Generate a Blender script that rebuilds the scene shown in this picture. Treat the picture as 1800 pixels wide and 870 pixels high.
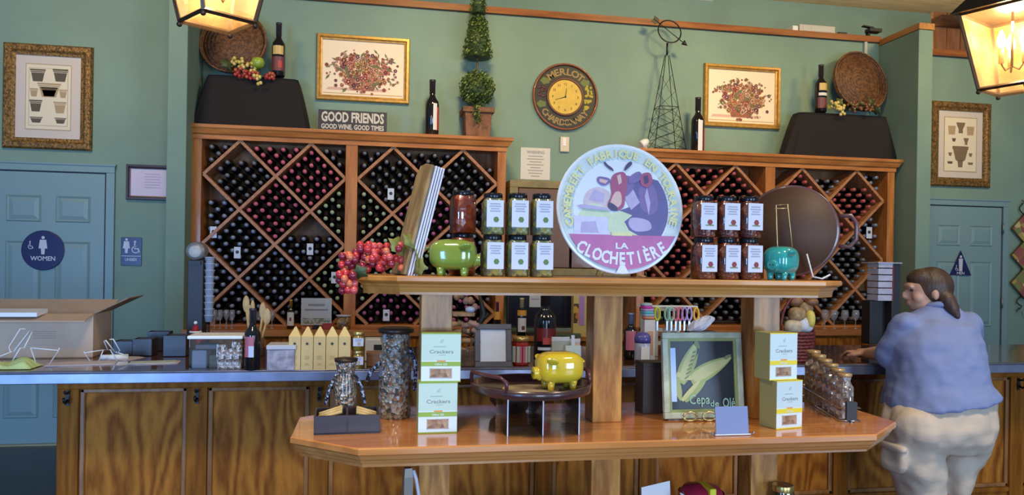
import bpy, math, random
from mathutils import Matrix, Vector
for o in list(bpy.data.objects): bpy.data.objects.remove(o)
SC = bpy.context.scene; COL = SC.collection
PI = math.pi; R_ = math.radians
random.seed(7)
# ------------------------------------------------------------------ camera
FL = 1350.0; TH = math.atan(FL / 7300); RHO = .016; HC = 1.455; HX, HY = 900, 463
Fv = Vector((math.sin(TH), math.cos(TH), 0)); Rv = Vector((math.cos(TH), -math.sin(TH), 0))
_c, _s = math.cos(RHO), math.sin(RHO)
R1 = Rv * _c + Vector((0, 0, _s)); U1 = -Rv * _s + Vector((0, 0, _c))
cam = bpy.data.objects.new('camera', bpy.data.cameras.new('camera')); COL.objects.link(cam)
cam.data.sensor_width = 36; cam.data.lens = 36 * FL / 1800; cam.data.shift_y = 28 / 1800
cam.data.clip_start = .05
m = Matrix.Identity(4)
for i in range(3):
    m[i][0] = R1[i]; m[i][1] = U1[i]; m[i][2] = -Fv[i]
m[2][3] = HC
cam.matrix_world = m; SC.camera = cam
def ray(x, y): return Fv + R1 * ((x - HX) / FL) + U1 * ((HY - y) / FL)
def at(x, y, Y):                 # photo pixel -> point on the plane Y
    d = ray(x, y); t = Y / d.y; return Vector((d.x * t, Y, HC + d.z * t))
def on(x, y, z):                 # photo pixel -> point on the plane z
    d = ray(x, y); t = (z - HC) / d.z; return Vector((d.x * t, d.y * t, z))
def mpp(p): return Vector((p[0], p[1], 0)).dot(Fv) / FL     # metres per pixel there
# ------------------------------------------------------------------ world and light
SC.view_settings.view_transform = 'Standard'; SC.view_settings.look = 'None'
SC.view_settings.gamma = 1; SC.view_settings.use_curve_mapping = False
SC.view_settings.exposure = 0.0
w = bpy.data.worlds.new('world'); SC.world = w; w.use_nodes = True
bg = w.node_tree.nodes['Background']; bg.inputs[0].default_value = (.50, .72, 1, 1); bg.inputs[1].default_value = .26
def area(name, loc, rot, sx, sy, e, col):
    l = bpy.data.lights.new(name, 'AREA'); l.shape = 'RECTANGLE'; l.size = sx; l.size_y = sy; l.energy = e; l.color = col
    o = bpy.data.objects.new(name, l); COL.objects.link(o); o.location = loc; o.rotation_euler = rot; return o
# daylight through the tall windows of the front of the shop, behind and left of the camera
area('window_daylight', (-3.0, -2.6, 1.25), (R_(82), 0, R_(2)), 1.5, 1.9, 125, (.24, .48, 1)).data.spread = R_(110)
area('window_daylight', (1.2, -3.8, 1.25), (R_(90), 0, 0), 1.5, 1.9, 170, (.50, .70, 1))
area('window_daylight', (5.0, -3.2, 1.25), (R_(90), 0, R_(25)), 1.5, 1.9, 165, (.46, .68, 1))
# added warm fill lights, no visible fittings, washing the upper wall
for k, (x, e) in enumerate(((-2.1, 12), (.6, 19), (2.9, 20), (5.2, 15))):
    area('warm_fill', (x, 4.0, 4.1), (R_(63), 0, 0), .5, .3, e, (1, .72, .33)).data.spread = R_(95)
area('ceiling_fill', (4.0, 7.1, 3.72), (R_(180), 0, 0), 6, .2, 26, (1, .84, .60))  # added fill hidden behind the niche wall, brightens the ceiling planks
for k, (x, e) in enumerate(((-.3, 17), (2.3, 19))):
    area('warm_fill', (x, 1.2, 3.6), (R_(18), 0, 0), .6, .5, e, (1, .84, .58)).data.spread = R_(85)  # added warm fills over the front, balancing the blue window light
# ------------------------------------------------------------------ materials
MATS = {}
def mat(name, col=(.5, .5, .5), rough=.5, metal=0, coat=0, noise=0, nscale=20, col2=None, emit=None, bump=0, bscale=60, alpha=1, spec=.5, stretch=(1, 1, 1)):
    if name in MATS: return MATS[name]
    M = bpy.data.materials.new(name); M.use_nodes = True; nt = M.node_tree; b = nt.nodes['Principled BSDF']
    b.inputs['Base Color'].default_value = (*col, 1); b.inputs['Roughness'].default_value = rough
    b.inputs['Metallic'].default_value = metal; b.inputs['Coat Weight'].default_value = coat; b.inputs['Coat Roughness'].default_value = .06
    b.inputs['Specular IOR Level'].default_value = spec; b.inputs['Alpha'].default_value = alpha
    tc = nt.nodes.new('ShaderNodeTexCoord'); mp = nt.nodes.new('ShaderNodeMapping'); mp.inputs['Scale'].default_value = stretch
    nt.links.new(tc.outputs['Object'], mp.inputs[0])
    if noise or col2:
        n = nt.nodes.new('ShaderNodeTexNoise'); n.inputs['Scale'].default_value = nscale; n.inputs['Detail'].default_value = 4
        nt.links.new(mp.outputs[0], n.inputs['Vector'])
        r = nt.nodes.new('ShaderNodeValToRGB'); r.color_ramp.elements[0].position = .38; r.color_ramp.elements[1].position = .62
        c2 = col2 or tuple(max(0, c * (1 - noise)) for c in col)
        r.color_ramp.elements[0].color = (*c2, 1); r.color_ramp.elements[1].color = (*col, 1)
        nt.links.new(n.outputs['Fac'], r.inputs[0]); nt.links.new(r.outputs[0], b.inputs['Base Color'])
    if bump:
        n = nt.nodes.new('ShaderNodeTexNoise'); n.inputs['Scale'].default_value = bscale; n.inputs['Detail'].default_value = 3
        nt.links.new(mp.outputs[0], n.inputs['Vector'])
        bp = nt.nodes.new('ShaderNodeBump'); bp.inputs['Strength'].default_value = bump; bp.inputs['Distance'].default_value = .01
        nt.links.new(n.outputs['Fac'], bp.inputs['Height']); nt.links.new(bp.outputs[0], b.inputs['Normal'])
    if emit:
        b.inputs['Emission Color'].default_value = (*emit[0], 1); b.inputs['Emission Strength'].default_value = emit[1]
    MATS[name] = M; return M
def wood(name, a, b_, rough=.35, coat=0, sc=(1, 1, 1), big=3.0, mix=.55, amp=.16, freq=60, spec=.25):      # grain runs along the axis with the small scale
    if name in MATS: return MATS[name]
    M = bpy.data.materials.new(name); M.use_nodes = True; nt = M.node_tree; P = nt.nodes['Principled BSDF']; L = nt.links.new
    tc = nt.nodes.new('ShaderNodeTexCoord'); mp = nt.nodes.new('ShaderNodeMapping'); mp.inputs['Scale'].default_value = sc
    L(tc.outputs['Object'], mp.inputs[0])
    n1 = nt.nodes.new('ShaderNodeTexNoise'); n1.inputs['Scale'].default_value = big; n1.inputs['Detail'].default_value = 2
    L(mp.outputs[0], n1.inputs['Vector'])
    mul = nt.nodes.new('ShaderNodeMath'); mul.operation = 'MULTIPLY'; mul.inputs[1].default_value = freq; L(n1.outputs['Fac'], mul.inputs[0])
    si = nt.nodes.new('ShaderNodeMath'); si.operation = 'SINE'; L(mul.outputs[0], si.inputs[0])
    n2 = nt.nodes.new('ShaderNodeTexNoise'); n2.inputs['Scale'].default_value = big * 14; n2.inputs['Detail'].default_value = 5
    L(mp.outputs[0], n2.inputs['Vector'])
    ad = nt.nodes.new('ShaderNodeMath'); ad.operation = 'MULTIPLY_ADD'; ad.inputs[1].default_value = amp; L(si.outputs[0], ad.inputs[0]); L(n2.outputs['Fac'], ad.inputs[2])
    r = nt.nodes.new('ShaderNodeValToRGB'); r.color_ramp.elements[0].position = .5 - mix / 2; r.color_ramp.elements[1].position = .5 + mix / 2
    r.color_ramp.elements[0].color = (*b_, 1); r.color_ramp.elements[1].color = (*a, 1); L(ad.outputs[0], r.inputs[0]); L(r.outputs[0], P.inputs['Base Color'])
    P.inputs['Roughness'].default_value = rough; P.inputs['Coat Weight'].default_value = coat; P.inputs['Coat Roughness'].default_value = .08; P.inputs['Specular IOR Level'].default_value = spec
    MATS[name] = M; return M
def cells(name, cols, scale=40, rough=.25, metal=0, coat=.5, bump=.4):          # mosaic / mixed pieces
    if name in MATS: return MATS[name]
    M = bpy.data.materials.new(name); M.use_nodes = True; nt = M.node_tree; P = nt.nodes['Principled BSDF']; L = nt.links.new
    tc = nt.nodes.new('ShaderNodeTexCoord'); v = nt.nodes.new('ShaderNodeTexVoronoi'); v.inputs['Scale'].default_value = scale; L(tc.outputs['Object'], v.inputs['Vector'])
    sp = nt.nodes.new('ShaderNodeSeparateColor'); L(v.outputs['Color'], sp.inputs[0])
    r = nt.nodes.new('ShaderNodeValToRGB'); r.color_ramp.interpolation = 'CONSTANT'
    for i, c in enumerate(cols):
        e = r.color_ramp.elements[0] if i == 0 else r.color_ramp.elements.new(i / len(cols))
        e.position = i / len(cols); e.color = (*c, 1)
    r.color_ramp.elements[-1].color = (*cols[-1], 1) if len(r.color_ramp.elements) > len(cols) else r.color_ramp.elements[-1].color
    L(sp.outputs[0], r.inputs[0]); L(r.outputs[0], P.inputs['Base Color'])
    bp = nt.nodes.new('ShaderNodeBump'); bp.inputs['Strength'].default_value = bump; bp.inputs['Distance'].default_value = .01; L(v.outputs['Distance'], bp.inputs['Height']); L(bp.outputs[0], P.inputs['Normal'])
    P.inputs['Roughness'].default_value = rough; P.inputs['Metallic'].default_value = metal; P.inputs['Coat Weight'].default_value = coat
    MATS[name] = M; return M
def clear(name, tint=(.95, .97, 1), a=.18, rough=.03):                            # thin clear glass or acrylic
    if name in MATS: return MATS[name]
    M = bpy.data.materials.new(name); M.use_nodes = True; nt = M.node_tree; L = nt.links.new
    nt.nodes.remove(nt.nodes['Principled BSDF']); out = nt.nodes['Material Output']
    t = nt.nodes.new('ShaderNodeBsdfTransparent'); t.inputs[0].default_value = (*tint, 1)
    g = nt.nodes.new('ShaderNodeBsdfGlossy'); g.inputs['Roughness'].default_value = rough
    lw = nt.nodes.new('ShaderNodeLayerWeight'); lw.inputs[0].default_value = .35
    ma = nt.nodes.new('ShaderNodeMath'); ma.operation = 'MULTIPLY_ADD'; ma.inputs[1].default_value = .8; ma.inputs[2].default_value = a * .4; L(lw.outputs['Fresnel'], ma.inputs[0])
    mx = nt.nodes.new('ShaderNodeMixShader'); L(ma.outputs[0], mx.inputs[0]); L(t.outputs[0], mx.inputs[1]); L(g.outputs[0], mx.inputs[2]); L(mx.outputs[0], out.inputs[0])
    MATS[name] = M; return M
TEAL = mat('wall_paint', (.210, .318, .248), .75, noise=.10, nscale=2.0, bump=.12, bscale=180)
TEALD = mat('door_paint_daylit', (.200, .315, .325), .42)  # blue cast of the window light mixed into the paint colour
OAK = wood('oak_varnished', (.56, .225, .062), (.36, .12, .028), .35, .12, (1, 1, .12))
OAKH = wood('oak_varnished_level', (.56, .225, .062), (.36, .12, .028), .35, .12, (.12, 1, 1))
OAKD = wood('oak_cathedral_panel', (.42, .150, .020), (.19, .055, .006), .55, 0, (2.6, 2.6, .62), spec=.10, big=1.3, mix=.66, amp=.27, freq=80)
OAKF = wood('oak_dark_frame', (.31, .105, .010), (.165, .050, .005), .55, 0, (1.5, 1.5, .15), spec=.10)
OAKT = wood('oak_top_gloss', (.62, .25, .070), (.46, .165, .042), .12, .6, (.10, 1, 1))
OAKP = wood('oak_post', (.60, .275, .062), (.31, .115, .022), .35, .12, (3, 3, .5), big=2.0, mix=.66, amp=.26, freq=44)
LATT = wood('lattice_oak', (.48, .22, .10), (.34, .14, .055), .4, 0, (1, 1, 1), big=5)
RBACK = wood('rack_back', (.32, .16, .07), (.20, .09, .038), .5, 0, (1, 1, .2))
BARTOP = wood('bar_top', (.15, .050, .020), (.085, .028, .012), .13, .7, (.1, 1, 1))
ZINC = mat('zinc_edge', (.24, .25, .34), .33, .75, noise=.25, nscale=9)
BLACK = mat('black_matte', (.018, .016, .018), .5)
IRON = mat('black_iron', (.02, .018, .016), .45, .5)
BRONZE = mat('bronze_iron', (.075, .045, .025), .4, .6)
CLOTHB = mat('black_cloth', (.011, .008, .0075), .9, bump=.3, bscale=30)
WHITE = mat('white_paint', (.80, .80, .78), .45)
PAPER = mat('white_paper', (.78, .76, .74), .7)
CREAM = mat('cream_paper', (.76, .66, .48), .7)
GOLD = mat('gold_frame', (.52, .28, .055), .38, .35, noise=.3, nscale=30)
GOLDW = mat('gilt_carved_frame', (.30, .155, .035), .42, .4, noise=.65, nscale=55, bump=.6, bscale=70)
NAVY = mat('navy_sign', (.010, .012, .085), .3)
INK = mat('black_ink', (.03, .03, .03), .6)
BOTT = mat('dark_bottle_glass', (.010, .009, .010), .10, coat=.3)
CHROME = mat('chrome', (.75, .75, .78), .15, 1)
GLASS = clear('clear_glass'); ACRYL = clear('clear_acrylic', (.93, .96, .97), .35)
def flat(name, c, r=.55): return mat(name, c, r)
# ------------------------------------------------------------------ mesh builder
_tc = {}
def text_geo(s, bold=0):
    k = (s, bold)
    if k not in _tc:
        cu = bpy.data.curves.new('t', 'FONT'); cu.body = s; cu.size = 1; cu.offset = bold; cu.resolution_u = 2
        o = bpy.data.objects.new('t', cu); me = bpy.data.meshes.new_from_object(o)
        vs = [tuple(v.co) for v in me.vertices]; fs = [tuple(p.vertices) for p in me.polygons]
        bpy.data.objects.remove(o); bpy.data.meshes.remove(me)
        xs = [v[0] for v in vs] or [0, 0]; ys = [v[1] for v in vs] or [0, 0]
        _tc[k] = (vs, fs, min(xs), max(xs), min(ys), max(ys))
    return _tc[k]
class MB:
    def __init__(s): s.v = []; s.f = []; s.m = []; s.sm = []; s.M = Matrix.Identity(4)
    def add(s, vs, fs, m=0, smooth=False, M=None):
        T = s.M @ M if M is not None else s.M
        n = len(s.v); s.v += [tuple(T @ Vector(v)) for v in vs]
        for f in fs: s.f.append(tuple(i + n for i in f)); s.m.append(m); s.sm.append(smooth)
        return s
    def box(s, c, d, m=0, M=None):
        x, y, z = c; a, b, h = d[0] / 2, d[1] / 2, d[2] / 2
        vs = [(x + i * a, y + j * b, z + k * h) for k in (-1, 1) for j in (-1, 1) for i in (-1, 1)]
        return s.add(vs, [(0, 2, 3, 1), (4, 5, 7, 6), (0, 1, 5, 4), (2, 6, 7, 3), (0, 4, 6, 2), (1, 3, 7, 5)], m, False, M)
    def bx(s, x0, x1, y0, y1, z0, z1, m=0, M=None):
        return s.box(((x0 + x1) / 2, (y0 + y1) / 2, (z0 + z1) / 2), (x1 - x0, y1 - y0, z1 - z0), m, M)
    def lathe(s, prof, n=20, m=0, M=None, smooth=True, cap=True, c=(0, 0, 0), sq=None, ph=0):
        vs = []; fs = []
        for r, z in prof:
            for i in range(n):
                a = 2 * PI * i / n + ph; k = 1
                if sq: k = (abs(math.cos(a)) ** sq + abs(math.sin(a)) ** sq) ** (-1 / sq)
                vs.append((c[0] + r * k * math.cos(a), c[1] + r * k * math.sin(a), c[2] + z))
        for j in range(len(prof) - 1):
            for i in range(n):
                fs.append((j * n + i, j * n + (i + 1) % n, (j + 1) * n + (i + 1) % n, (j + 1) * n + i))
        s.add(vs, fs, m, smooth, M)
        if cap:
            caps = []
            if prof[0][0] > 1e-5: caps.append(tuple(reversed(range(n))))
            if prof[-1][0] > 1e-5: caps.append(tuple(range((len(prof) - 1) * n, len(prof) * n)))
            k = len(s.v) - len(vs)
            for f in caps: s.f.append(tuple(i + k for i in f)); s.m.append(m); s.sm.append(False)
        return s
    def cyl(s, c, r, h, n=20, m=0, M=None, r2=None):
        return s.lathe([(r, 0), (r2 if r2 is not None else r, h)], n, m, M, True, True, c)
    def ell(s, c, r, m=0, M=None, n=14, k=8, sup=None):
        if isinstance(r, (int, float)): r = (r, r, r)
        vs = []; fs = []
        def sg(t, e): return math.copysign(abs(t) ** e, t)
        e = sup or 1
        for j in range(k + 1):
            p = -PI / 2 + PI * j / k
            for i in range(n):
                a = 2 * PI * i / n
                vs.append((c[0] + r[0] * sg(math.cos(p), e) * sg(math.cos(a), e), c[1] + r[1] * sg(math.cos(p), e) * sg(math.sin(a), e), c[2] + r[2] * sg(math.sin(p), e)))
        for j in range(k):
            for i in range(n): fs.append((j * n + i, j * n + (i + 1) % n, (j + 1) * n + (i + 1) % n, (j + 1) * n + i))
        return s.add(vs, fs, m, True, M)
    def tube(s, pts, r, n=8, m=0, closed=False, M=None):
        pts = [Vector(p) for p in pts]; N = len(pts); rr = r if isinstance(r, (list, tuple)) else [r] * N
        vs = []; fs = []; up = None
        for i, p in enumerate(pts):
            if closed: t = pts[(i + 1) % N] - pts[i - 1]
            else: t = pts[min(i + 1, N - 1)] - pts[max(i - 1, 0)]
            if t.length < 1e-9: t = Vector((0, 0, 1))
            t.normalize()
            if up is None: up = Vector((0, 0, 1)) if abs(t.z) < .9 else Vector((0, 1, 0))
            a = t.cross(up)
            if a.length < 1e-6: a = t.cross(Vector((1, 0, 0)))
            a.normalize(); b = a.cross(t); up = b
            for k in range(n):
                q = 2 * PI * k / n; vs.append(tuple(p + a * (rr[i] * math.cos(q)) + b * (rr[i] * math.sin(q))))
        for i in range(N if closed else N - 1):
            for k in range(n):
                j = (i + 1) % N; fs.append((i * n + k, i * n + (k + 1) % n, j * n + (k + 1) % n, j * n + k))
        if not closed: fs += [tuple(reversed(range(n))), tuple(range((N - 1) * n, N * n))]
        return s.add(vs, fs, m, n > 5, M)
    def cap(s, a, b, ra, rb, m=0):                       # tapered capsule
        a = Vector(a); b = Vector(b); s.ell(a, ra, m); s.ell(b, rb, m); return s.tube([a, b], [ra, rb], 14, m)
    def prism(s, poly, a0, a1, axis='y', m=0, M=None):     # polygon extruded; poly in (x,z) for y, (x,y) for z, (y,z) for x
        n = len(poly)
        def P(p, a): return {'y': (p[0], a, p[1]), 'z': (p[0], p[1], a), 'x': (a, p[0], p[1])}[axis]
        vs = [P(p, a0) for p in poly] + [P(p, a1) for p in poly]
        fs = [tuple(reversed(range(n))), tuple(range(n, 2 * n))] + [(i, (i + 1) % n, (i + 1) % n + n, i + n) for i in range(n)]
        return s.add(vs, fs, m, False, M)
    def poly(s, pts, y=0, m=0, M=None):                    # flat face in the xz plane, facing -y
        return s.add([(p[0], y, p[1]) for p in pts], [tuple(range(len(pts)))], m, False, M)
    def disc(s, c, rx, rz=None, y=0, m=0, n=14, M=None):
        rz = rz or rx; return s.poly([(c[0] + rx * math.cos(2 * PI * i / n), c[1] + rz * math.sin(2 * PI * i / n)) for i in range(n)], y, m, M)
    def text(s, t, cx, cz, h, y=0, m=0, wid=None, bold=.0, M=None):   # centred upright text in the xz plane
        vs, fs, x0, x1, y0, y1 = text_geo(t, bold); k = h / .72; kx = wid / max(1e-6, (x1 - x0)) if wid else k; mx = (x0 + x1) / 2
        return s.add([(cx + (v[0] - mx) * kx, y, cz + v[1] * k - h / 2) for v in vs], fs, m, False, M)
    def arc(s, t, cx, cz, r, h, a0, a1, y=0, m=0, bottom=False, bold=.0, wk=1.0):   # text on a circle, degrees counted clockwise from the top
        n = len(t)
        for i, ch in enumerate(t):
            if ch == ' ': continue
            a = R_(a0 + (a1 - a0) * (i / (n - 1) if n > 1 else .5)); vs, fs, x0, x1, y0, y1 = text_geo(ch, bold); k = h / .72; mx = (x0 + x1) / 2
            px, pz = cx + r * math.sin(a), cz + r * math.cos(a); rot = -a + (PI if bottom else 0)
            ca, sa = math.cos(rot), math.sin(rot)
            s.add([(px + (v[0] - mx) * k * wk * ca - (v[1] * k - h / 2) * sa, y, pz + (v[0] - mx) * k * wk * sa + (v[1] * k - h / 2) * ca) for v in vs], fs, m)
        return s
    def build(s, name, mats, parent=None, bev=0, seg=2, loc=None, mods=None):
        me = bpy.data.meshes.new(name); me.from_pydata(s.v, [], s.f); me.update()
        for mt in (mats if isinstance(mats, (list, tuple)) else [mats]): me.materials.append(mt)
        me.polygons.foreach_set('material_index', s.m); me.polygons.foreach_set('use_smooth', s.sm)
        o = bpy.data.objects.new(name, me); COL.objects.link(o)
        if parent: o.parent = parent
        if loc is not None: o.location = loc
        if bev:
            b = o.modifiers.new('bevel', 'BEVEL'); b.width = bev; b.segments = seg; b.limit_method = 'ANGLE'; b.angle_limit = R_(40)
        return o
def thing(name, label, cat, loc=(0, 0, 0), rz=0, group=None, rx=0, ry=0):
    o = bpy.data.objects.new(name, None); COL.objects.link(o); o.empty_display_size = .05
    o.location = loc; o.rotation_euler = (rx, ry, rz); o['label'] = label; o['category'] = cat
    if group: o['group'] = group
    return o
def tag(o, label, cat, group=None):
    o['label'] = label; o['category'] = cat
    if group: o['group'] = group
    return o
def struct(o): o['kind'] = 'structure'; return o
def copy_tree(o, parent=None):
    c = o.copy(); COL.objects.link(c)
    if parent: c.parent = parent
    for ch in list(o.children): copy_tree(ch, c)
    return c
def RX(a): return Matrix.Rotation(a, 4, 'X')
def RY(a): return Matrix.Rotation(a, 4, 'Y')
def RZ(a): return Matrix.Rotation(a, 4, 'Z')
def TR(x, y, z): return Matrix.Translation((x, y, z))
def SCL(x, y, z): return Matrix.Diagonal((x, y, z, 1))
# ================================================================== SETTING
WY = 6.49; NY = 5.95; RYF = 6.17
XL = -1.40; XR = 4.75                                   # centres of the two wing walls
XD1, XD2 = -2.84, -2.045; XE1, XE2 = 5.215, 6.03        # door leaves
struct(MB().bx(-6, 9, -4.5, 9, -.05, 0).build('floor', mat('floor_tile', (.045, .028, .024), .35, noise=.4, nscale=6)))
b = MB(); b.bx(-6, XL, WY, WY + .12, 0, 3.62); b.bx(XL, XR, WY, WY + .12, 0, 3.58); b.bx(XR, 9, WY, WY + .12, 0, 3.50)
struct(b.build('wall_back', TEAL))
struct(MB().bx(XL - .067, XL + .067, NY, WY - .001, 0, 4.6).build('wall_left_wing', TEAL, bev=.006))
struct(MB().bx(XR - .07, XR + .07, NY, WY - .001, 0, 3.555).build('wall_right_wing', TEAL, bev=.006))
CAPW = wood('cap_trim_oak', (.36, .125, .036), (.22, .070, .02), .4, .1, (.12, 1, 1))
struct(MB().bx(XL + .067, XR - .07, WY - .035, WY + .14, 3.582, 3.635).build('trim_1', CAPW))
struct(MB().bx(XR - .075, XR + .075, NY - .01, WY + .12, 3.557, 3.61).build('trim_2', wood('cap_oak_light', (.55, .25, .08), (.42, .17, .05), .4, .1, (1, .12, 1))))
b = MB(); b.bx(XR + .072, 9, WY - .04, WY + .14, 3.502, 3.56); struct(b.build('trim_3', CAPW))
struct(MB().bx(-6, 9, 7.9, 8.02, 0, 5.2).build('wall_upper', TEAL))
PLK = wood('ceiling_planks', (.52, .40, .23), (.36, .27, .15), .6, 0, (.25, 2.5, 1), big=2)
zc = at(1550, 17, 7.9).z
struct(MB().bx(-6, 9, 2.8, 7.9, zc, zc + .1).build('ceiling', PLK))
b = MB()
cx0 = at(1641, 60, 7.0).x
for k in range(14): b.bx(cx0 + k * .16, cx0 + k * .16 + .15, 7.0, 7.04 + .015 * (k % 2), 3.3, 4.12)
struct(b.build('trim_4', wood('clerestory_panel', (.42, .18, .075), (.30, .115, .05), .4, .1, (1, 1, .15))))
struct(MB().bx(cx0 - .03, 9, 6.85, 7.0, at(1660, 42, 6.9).z, at(1660, 29, 6.9).z).build('trim_5', wood('dark_beam', (.12, .05, .02), (.07, .03, .012), .5, 0, (.15, 1, 1))))
def door(n, x0, x1, zt, hinge, hx):
    d = MB(); y = WY - .012; d.bx(x0, x1, y, WY - .001, .005, zt)
    w = x1 - x0; st = w * .125; pw = (w - 3 * st) / 2
    for z0, z1 in ((.20 * zt / 2.03, .74 * zt / 2.03), (.90 * zt / 2.03, 1.52 * zt / 2.03), (1.66 * zt / 2.03, 1.86 * zt / 2.03)):
        for q in (0, 1):
            a = x0 + st + q * (pw + st)
            for (e, yy) in ((0, 0),):
                fr = [(a, z0), (a + pw, z0), (a + pw, z1), (a, z1)]
                i1 = .018; i2 = .05
                def ringv(i, yo): return [(a + i, y + yo, z0 + i), (a + pw - i, y + yo, z0 + i), (a + pw - i, y + yo, z1 - i), (a + i, y + yo, z1 - i)]
                rs = [ringv(0, -.0005), ringv(.008, -.008), ringv(.02, -.001), ringv(.05, -.010)]
                vs = [v for r in rs for v in r]; fs = []
                for k in range(3):
                    for c in range(4): fs.append((k * 4 + c, k * 4 + (c + 1) % 4, (k + 1) * 4 + (c + 1) % 4, (k + 1) * 4 + c))
                fs.append((12, 13, 14, 15)); d.add(vs, fs)
    D = d.build('door_%d' % n, TEALD); struct(D)
    c = MB(); t = .062
    for (a, bb, z0, z1) in ((x0 - t - .012, x0 - .012, 0, zt + .0099), (x1 + .012, x1 + t + .012, 0, zt + .0099), (x0 - t - .012, x1 + t + .012, zt + .01, zt + .075)):
        c.bx(a, bb, WY - .026, WY - .001, z0, z1); 
    c.bx(x0 - t - .02, x1 + t + .02, WY - .034, WY - .001, zt + .06, zt + .078)
    c.build('door_frame', TEALD, D, bev=.004)
    g = MB(); g.bx(x0 - .012, x0, WY - .006, WY - .001, 0, zt); g.bx(x1, x1 + .012, WY - .006, WY - .001, 0, zt + .01); g.bx(x0, x1, WY - .006, WY - .001, zt, zt + .01)
    g.build('door_gap', BLACK, D)
    for z in (.3, 1.1, 1.82):
        MB().cyl((hx, WY - .03, z), .008, .1, 10).build('hinge', mat('hinge_steel', (.25, .27, .27), .4, .6), D)
    return D
door(1, XD1, XD2, 2.10, 0, XD1 - .006)
door(2, XE1, XE2, 2.07, 0, XE2 + .006)
struct(MB().bx(XD2 + .09, XL - .067, WY - .012, WY - .001, 0, .1).build('baseboard_back', TEALD))
struct(MB().bx(XD1 - .01, XD2 + .01, WY - .05, WY - .02, 0, .012).build('trim_6', mat('brass_threshold', (.45, .36, .18), .4, .7)))
# ================================================================== WINE RACKS
def clipseg(x0, z0, x1, z1, W, H):
    dx, dz = x1 - x0, z1 - z0; t0, t1 = 0, 1
    for p, q in ((-dx, x0), (dx, W - x0), (-dz, z0), (dz, H - z0)):
        if p == 0:
            if q < 0: return None
        else:
            r = q / p
            if p < 0: t0 = max(t0, r)
            else: t1 = min(t1, r)
    if t0 >= t1: return None
    return x0 + t0 * dx, z0 + t0 * dz, x0 + t1 * dx, z0 + t1 * dz
def rack(label, X0, X1, ZT, bays):
    YB = WY - .004; ZB = .935
    t = thing('wine_rack', label, 'wine rack', ((X0 + X1) / 2, RYF, ZB)); cx, cz = (X0 + X1) / 2, ZB
    def L(mb): mb.M = TR(-cx, -RYF, -cz); return mb
    zi = ZT - .085; sw = .07
    for x in (X0, X1 - sw): L(MB()).bx(x, x + sw, RYF - .012, YB, ZB, zi).build('side_panel', OAK, t, bev=.003)
    bi = bays
    L(MB()).bx(bi[0][1], bi[1][0], RYF - .014, YB, ZB, zi).build('centre_stile', OAK, t, bev=.003)
    L(MB()).bx(X0 + sw, X1 - sw, YB - .012, YB, ZB, zi).build('back_panel', RBACK, t)
    L(MB()).bx(X0 + sw, bi[0][1], RYF - .006, YB - .012, ZB, ZB + .018).bx(bi[1][0], X1 - sw, RYF - .006, YB - .012, ZB, ZB + .018).build('bottom_shelf', OAKH, t)
    o = .055
    pr = [(RYF - .012, zi - .022), (RYF - .02, zi - .022), (RYF - .02, zi + .012), (RYF - .034, zi + .018), (RYF - .05, zi + .05), (RYF - .062, zi + .062), (RYF - .062, ZT), (YB, ZT), (YB, zi), (RYF - .012, zi)]
    c = L(MB()); a = X0 - .05; e = X1 + .05
    # crown with mitred returns: sections at both ends run inwards towards the carcass
    lo = [(max(0, (RYF - .012) - p[0])) for p in pr]
    vs = [(X0 - l, p[0], p[1]) for p, l in zip(pr, lo)] + [(X1 + l, p[0], p[1]) for p, l in zip(pr, lo)]
    n = len(pr); fs = [tuple(range(n)), tuple(reversed(range(n, 2 * n)))] + [(i, i + n, (i + 1) % n + n, (i + 1) % n) for i in range(n)]
    c.add(vs, fs); c.build('crown_moulding', OAKH, t)
    for (x0, x1) in bays:
        W = x1 - x0; a = W / 4; H = zi - .022 - ZB - .018; bz = .264
        for sgn in (1, -1):
            for k in range(-15, 16, 2):
                # lines: x/a + sgn*v/b = k   (v measured down from the top)
                s = clipseg(a * (k - sgn * -9), -9 * bz, a * (k - sgn * 9), 9 * bz, W, H) if True else None
                if not s: continue
                xa, va, xb, vb = s
                if math.hypot(xb - xa, vb - va) < .05: continue
                top = zi - .022; p = Vector((x0 + xa, 0, top - va)); q = Vector((x0 + xb, 0, top - vb)); d = (q - p).normalized(); nrm = Vector((-d.z, 0, d.x)) * .0115
                yy0 = RYF + (.0 if sgn > 0 else .0015); pts = [p + nrm, q + nrm, q - nrm, p - nrm]
                L(MB()).prism([(v.x, v.z) for v in pts], yy0, YB - .012, 'y').build('lattice_board', LATT, t)
    return t, zi - .022
X = lambda px, py, Y=RYF: at(px, py, Y).x
r1x0 = X(336, 400); r1x1 = X(889, 300); r2x0 = X(1117, 545); r2x1 = X(1571, 330)
bA = (X(357, 330), X(607, 330)); bB = (X(628, 330), X(873, 330)); bC = (r2x0 + .07, X(1344, 330)); bD = (X(1361, 330), X(1553, 350))
bC = (bC[0], bC[1])
R1_, ztop1 = rack('oak diamond-lattice wine rack on the left, beneath the framed flowers and topiary', r1x0, r1x1, 2.47, [bA, bB])
R2_, ztop2 = rack('oak diamond-lattice wine rack on the right, beneath the wire tower and smaller flower picture', r2x0, r2x1, 2.437, [bC, bD])
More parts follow.
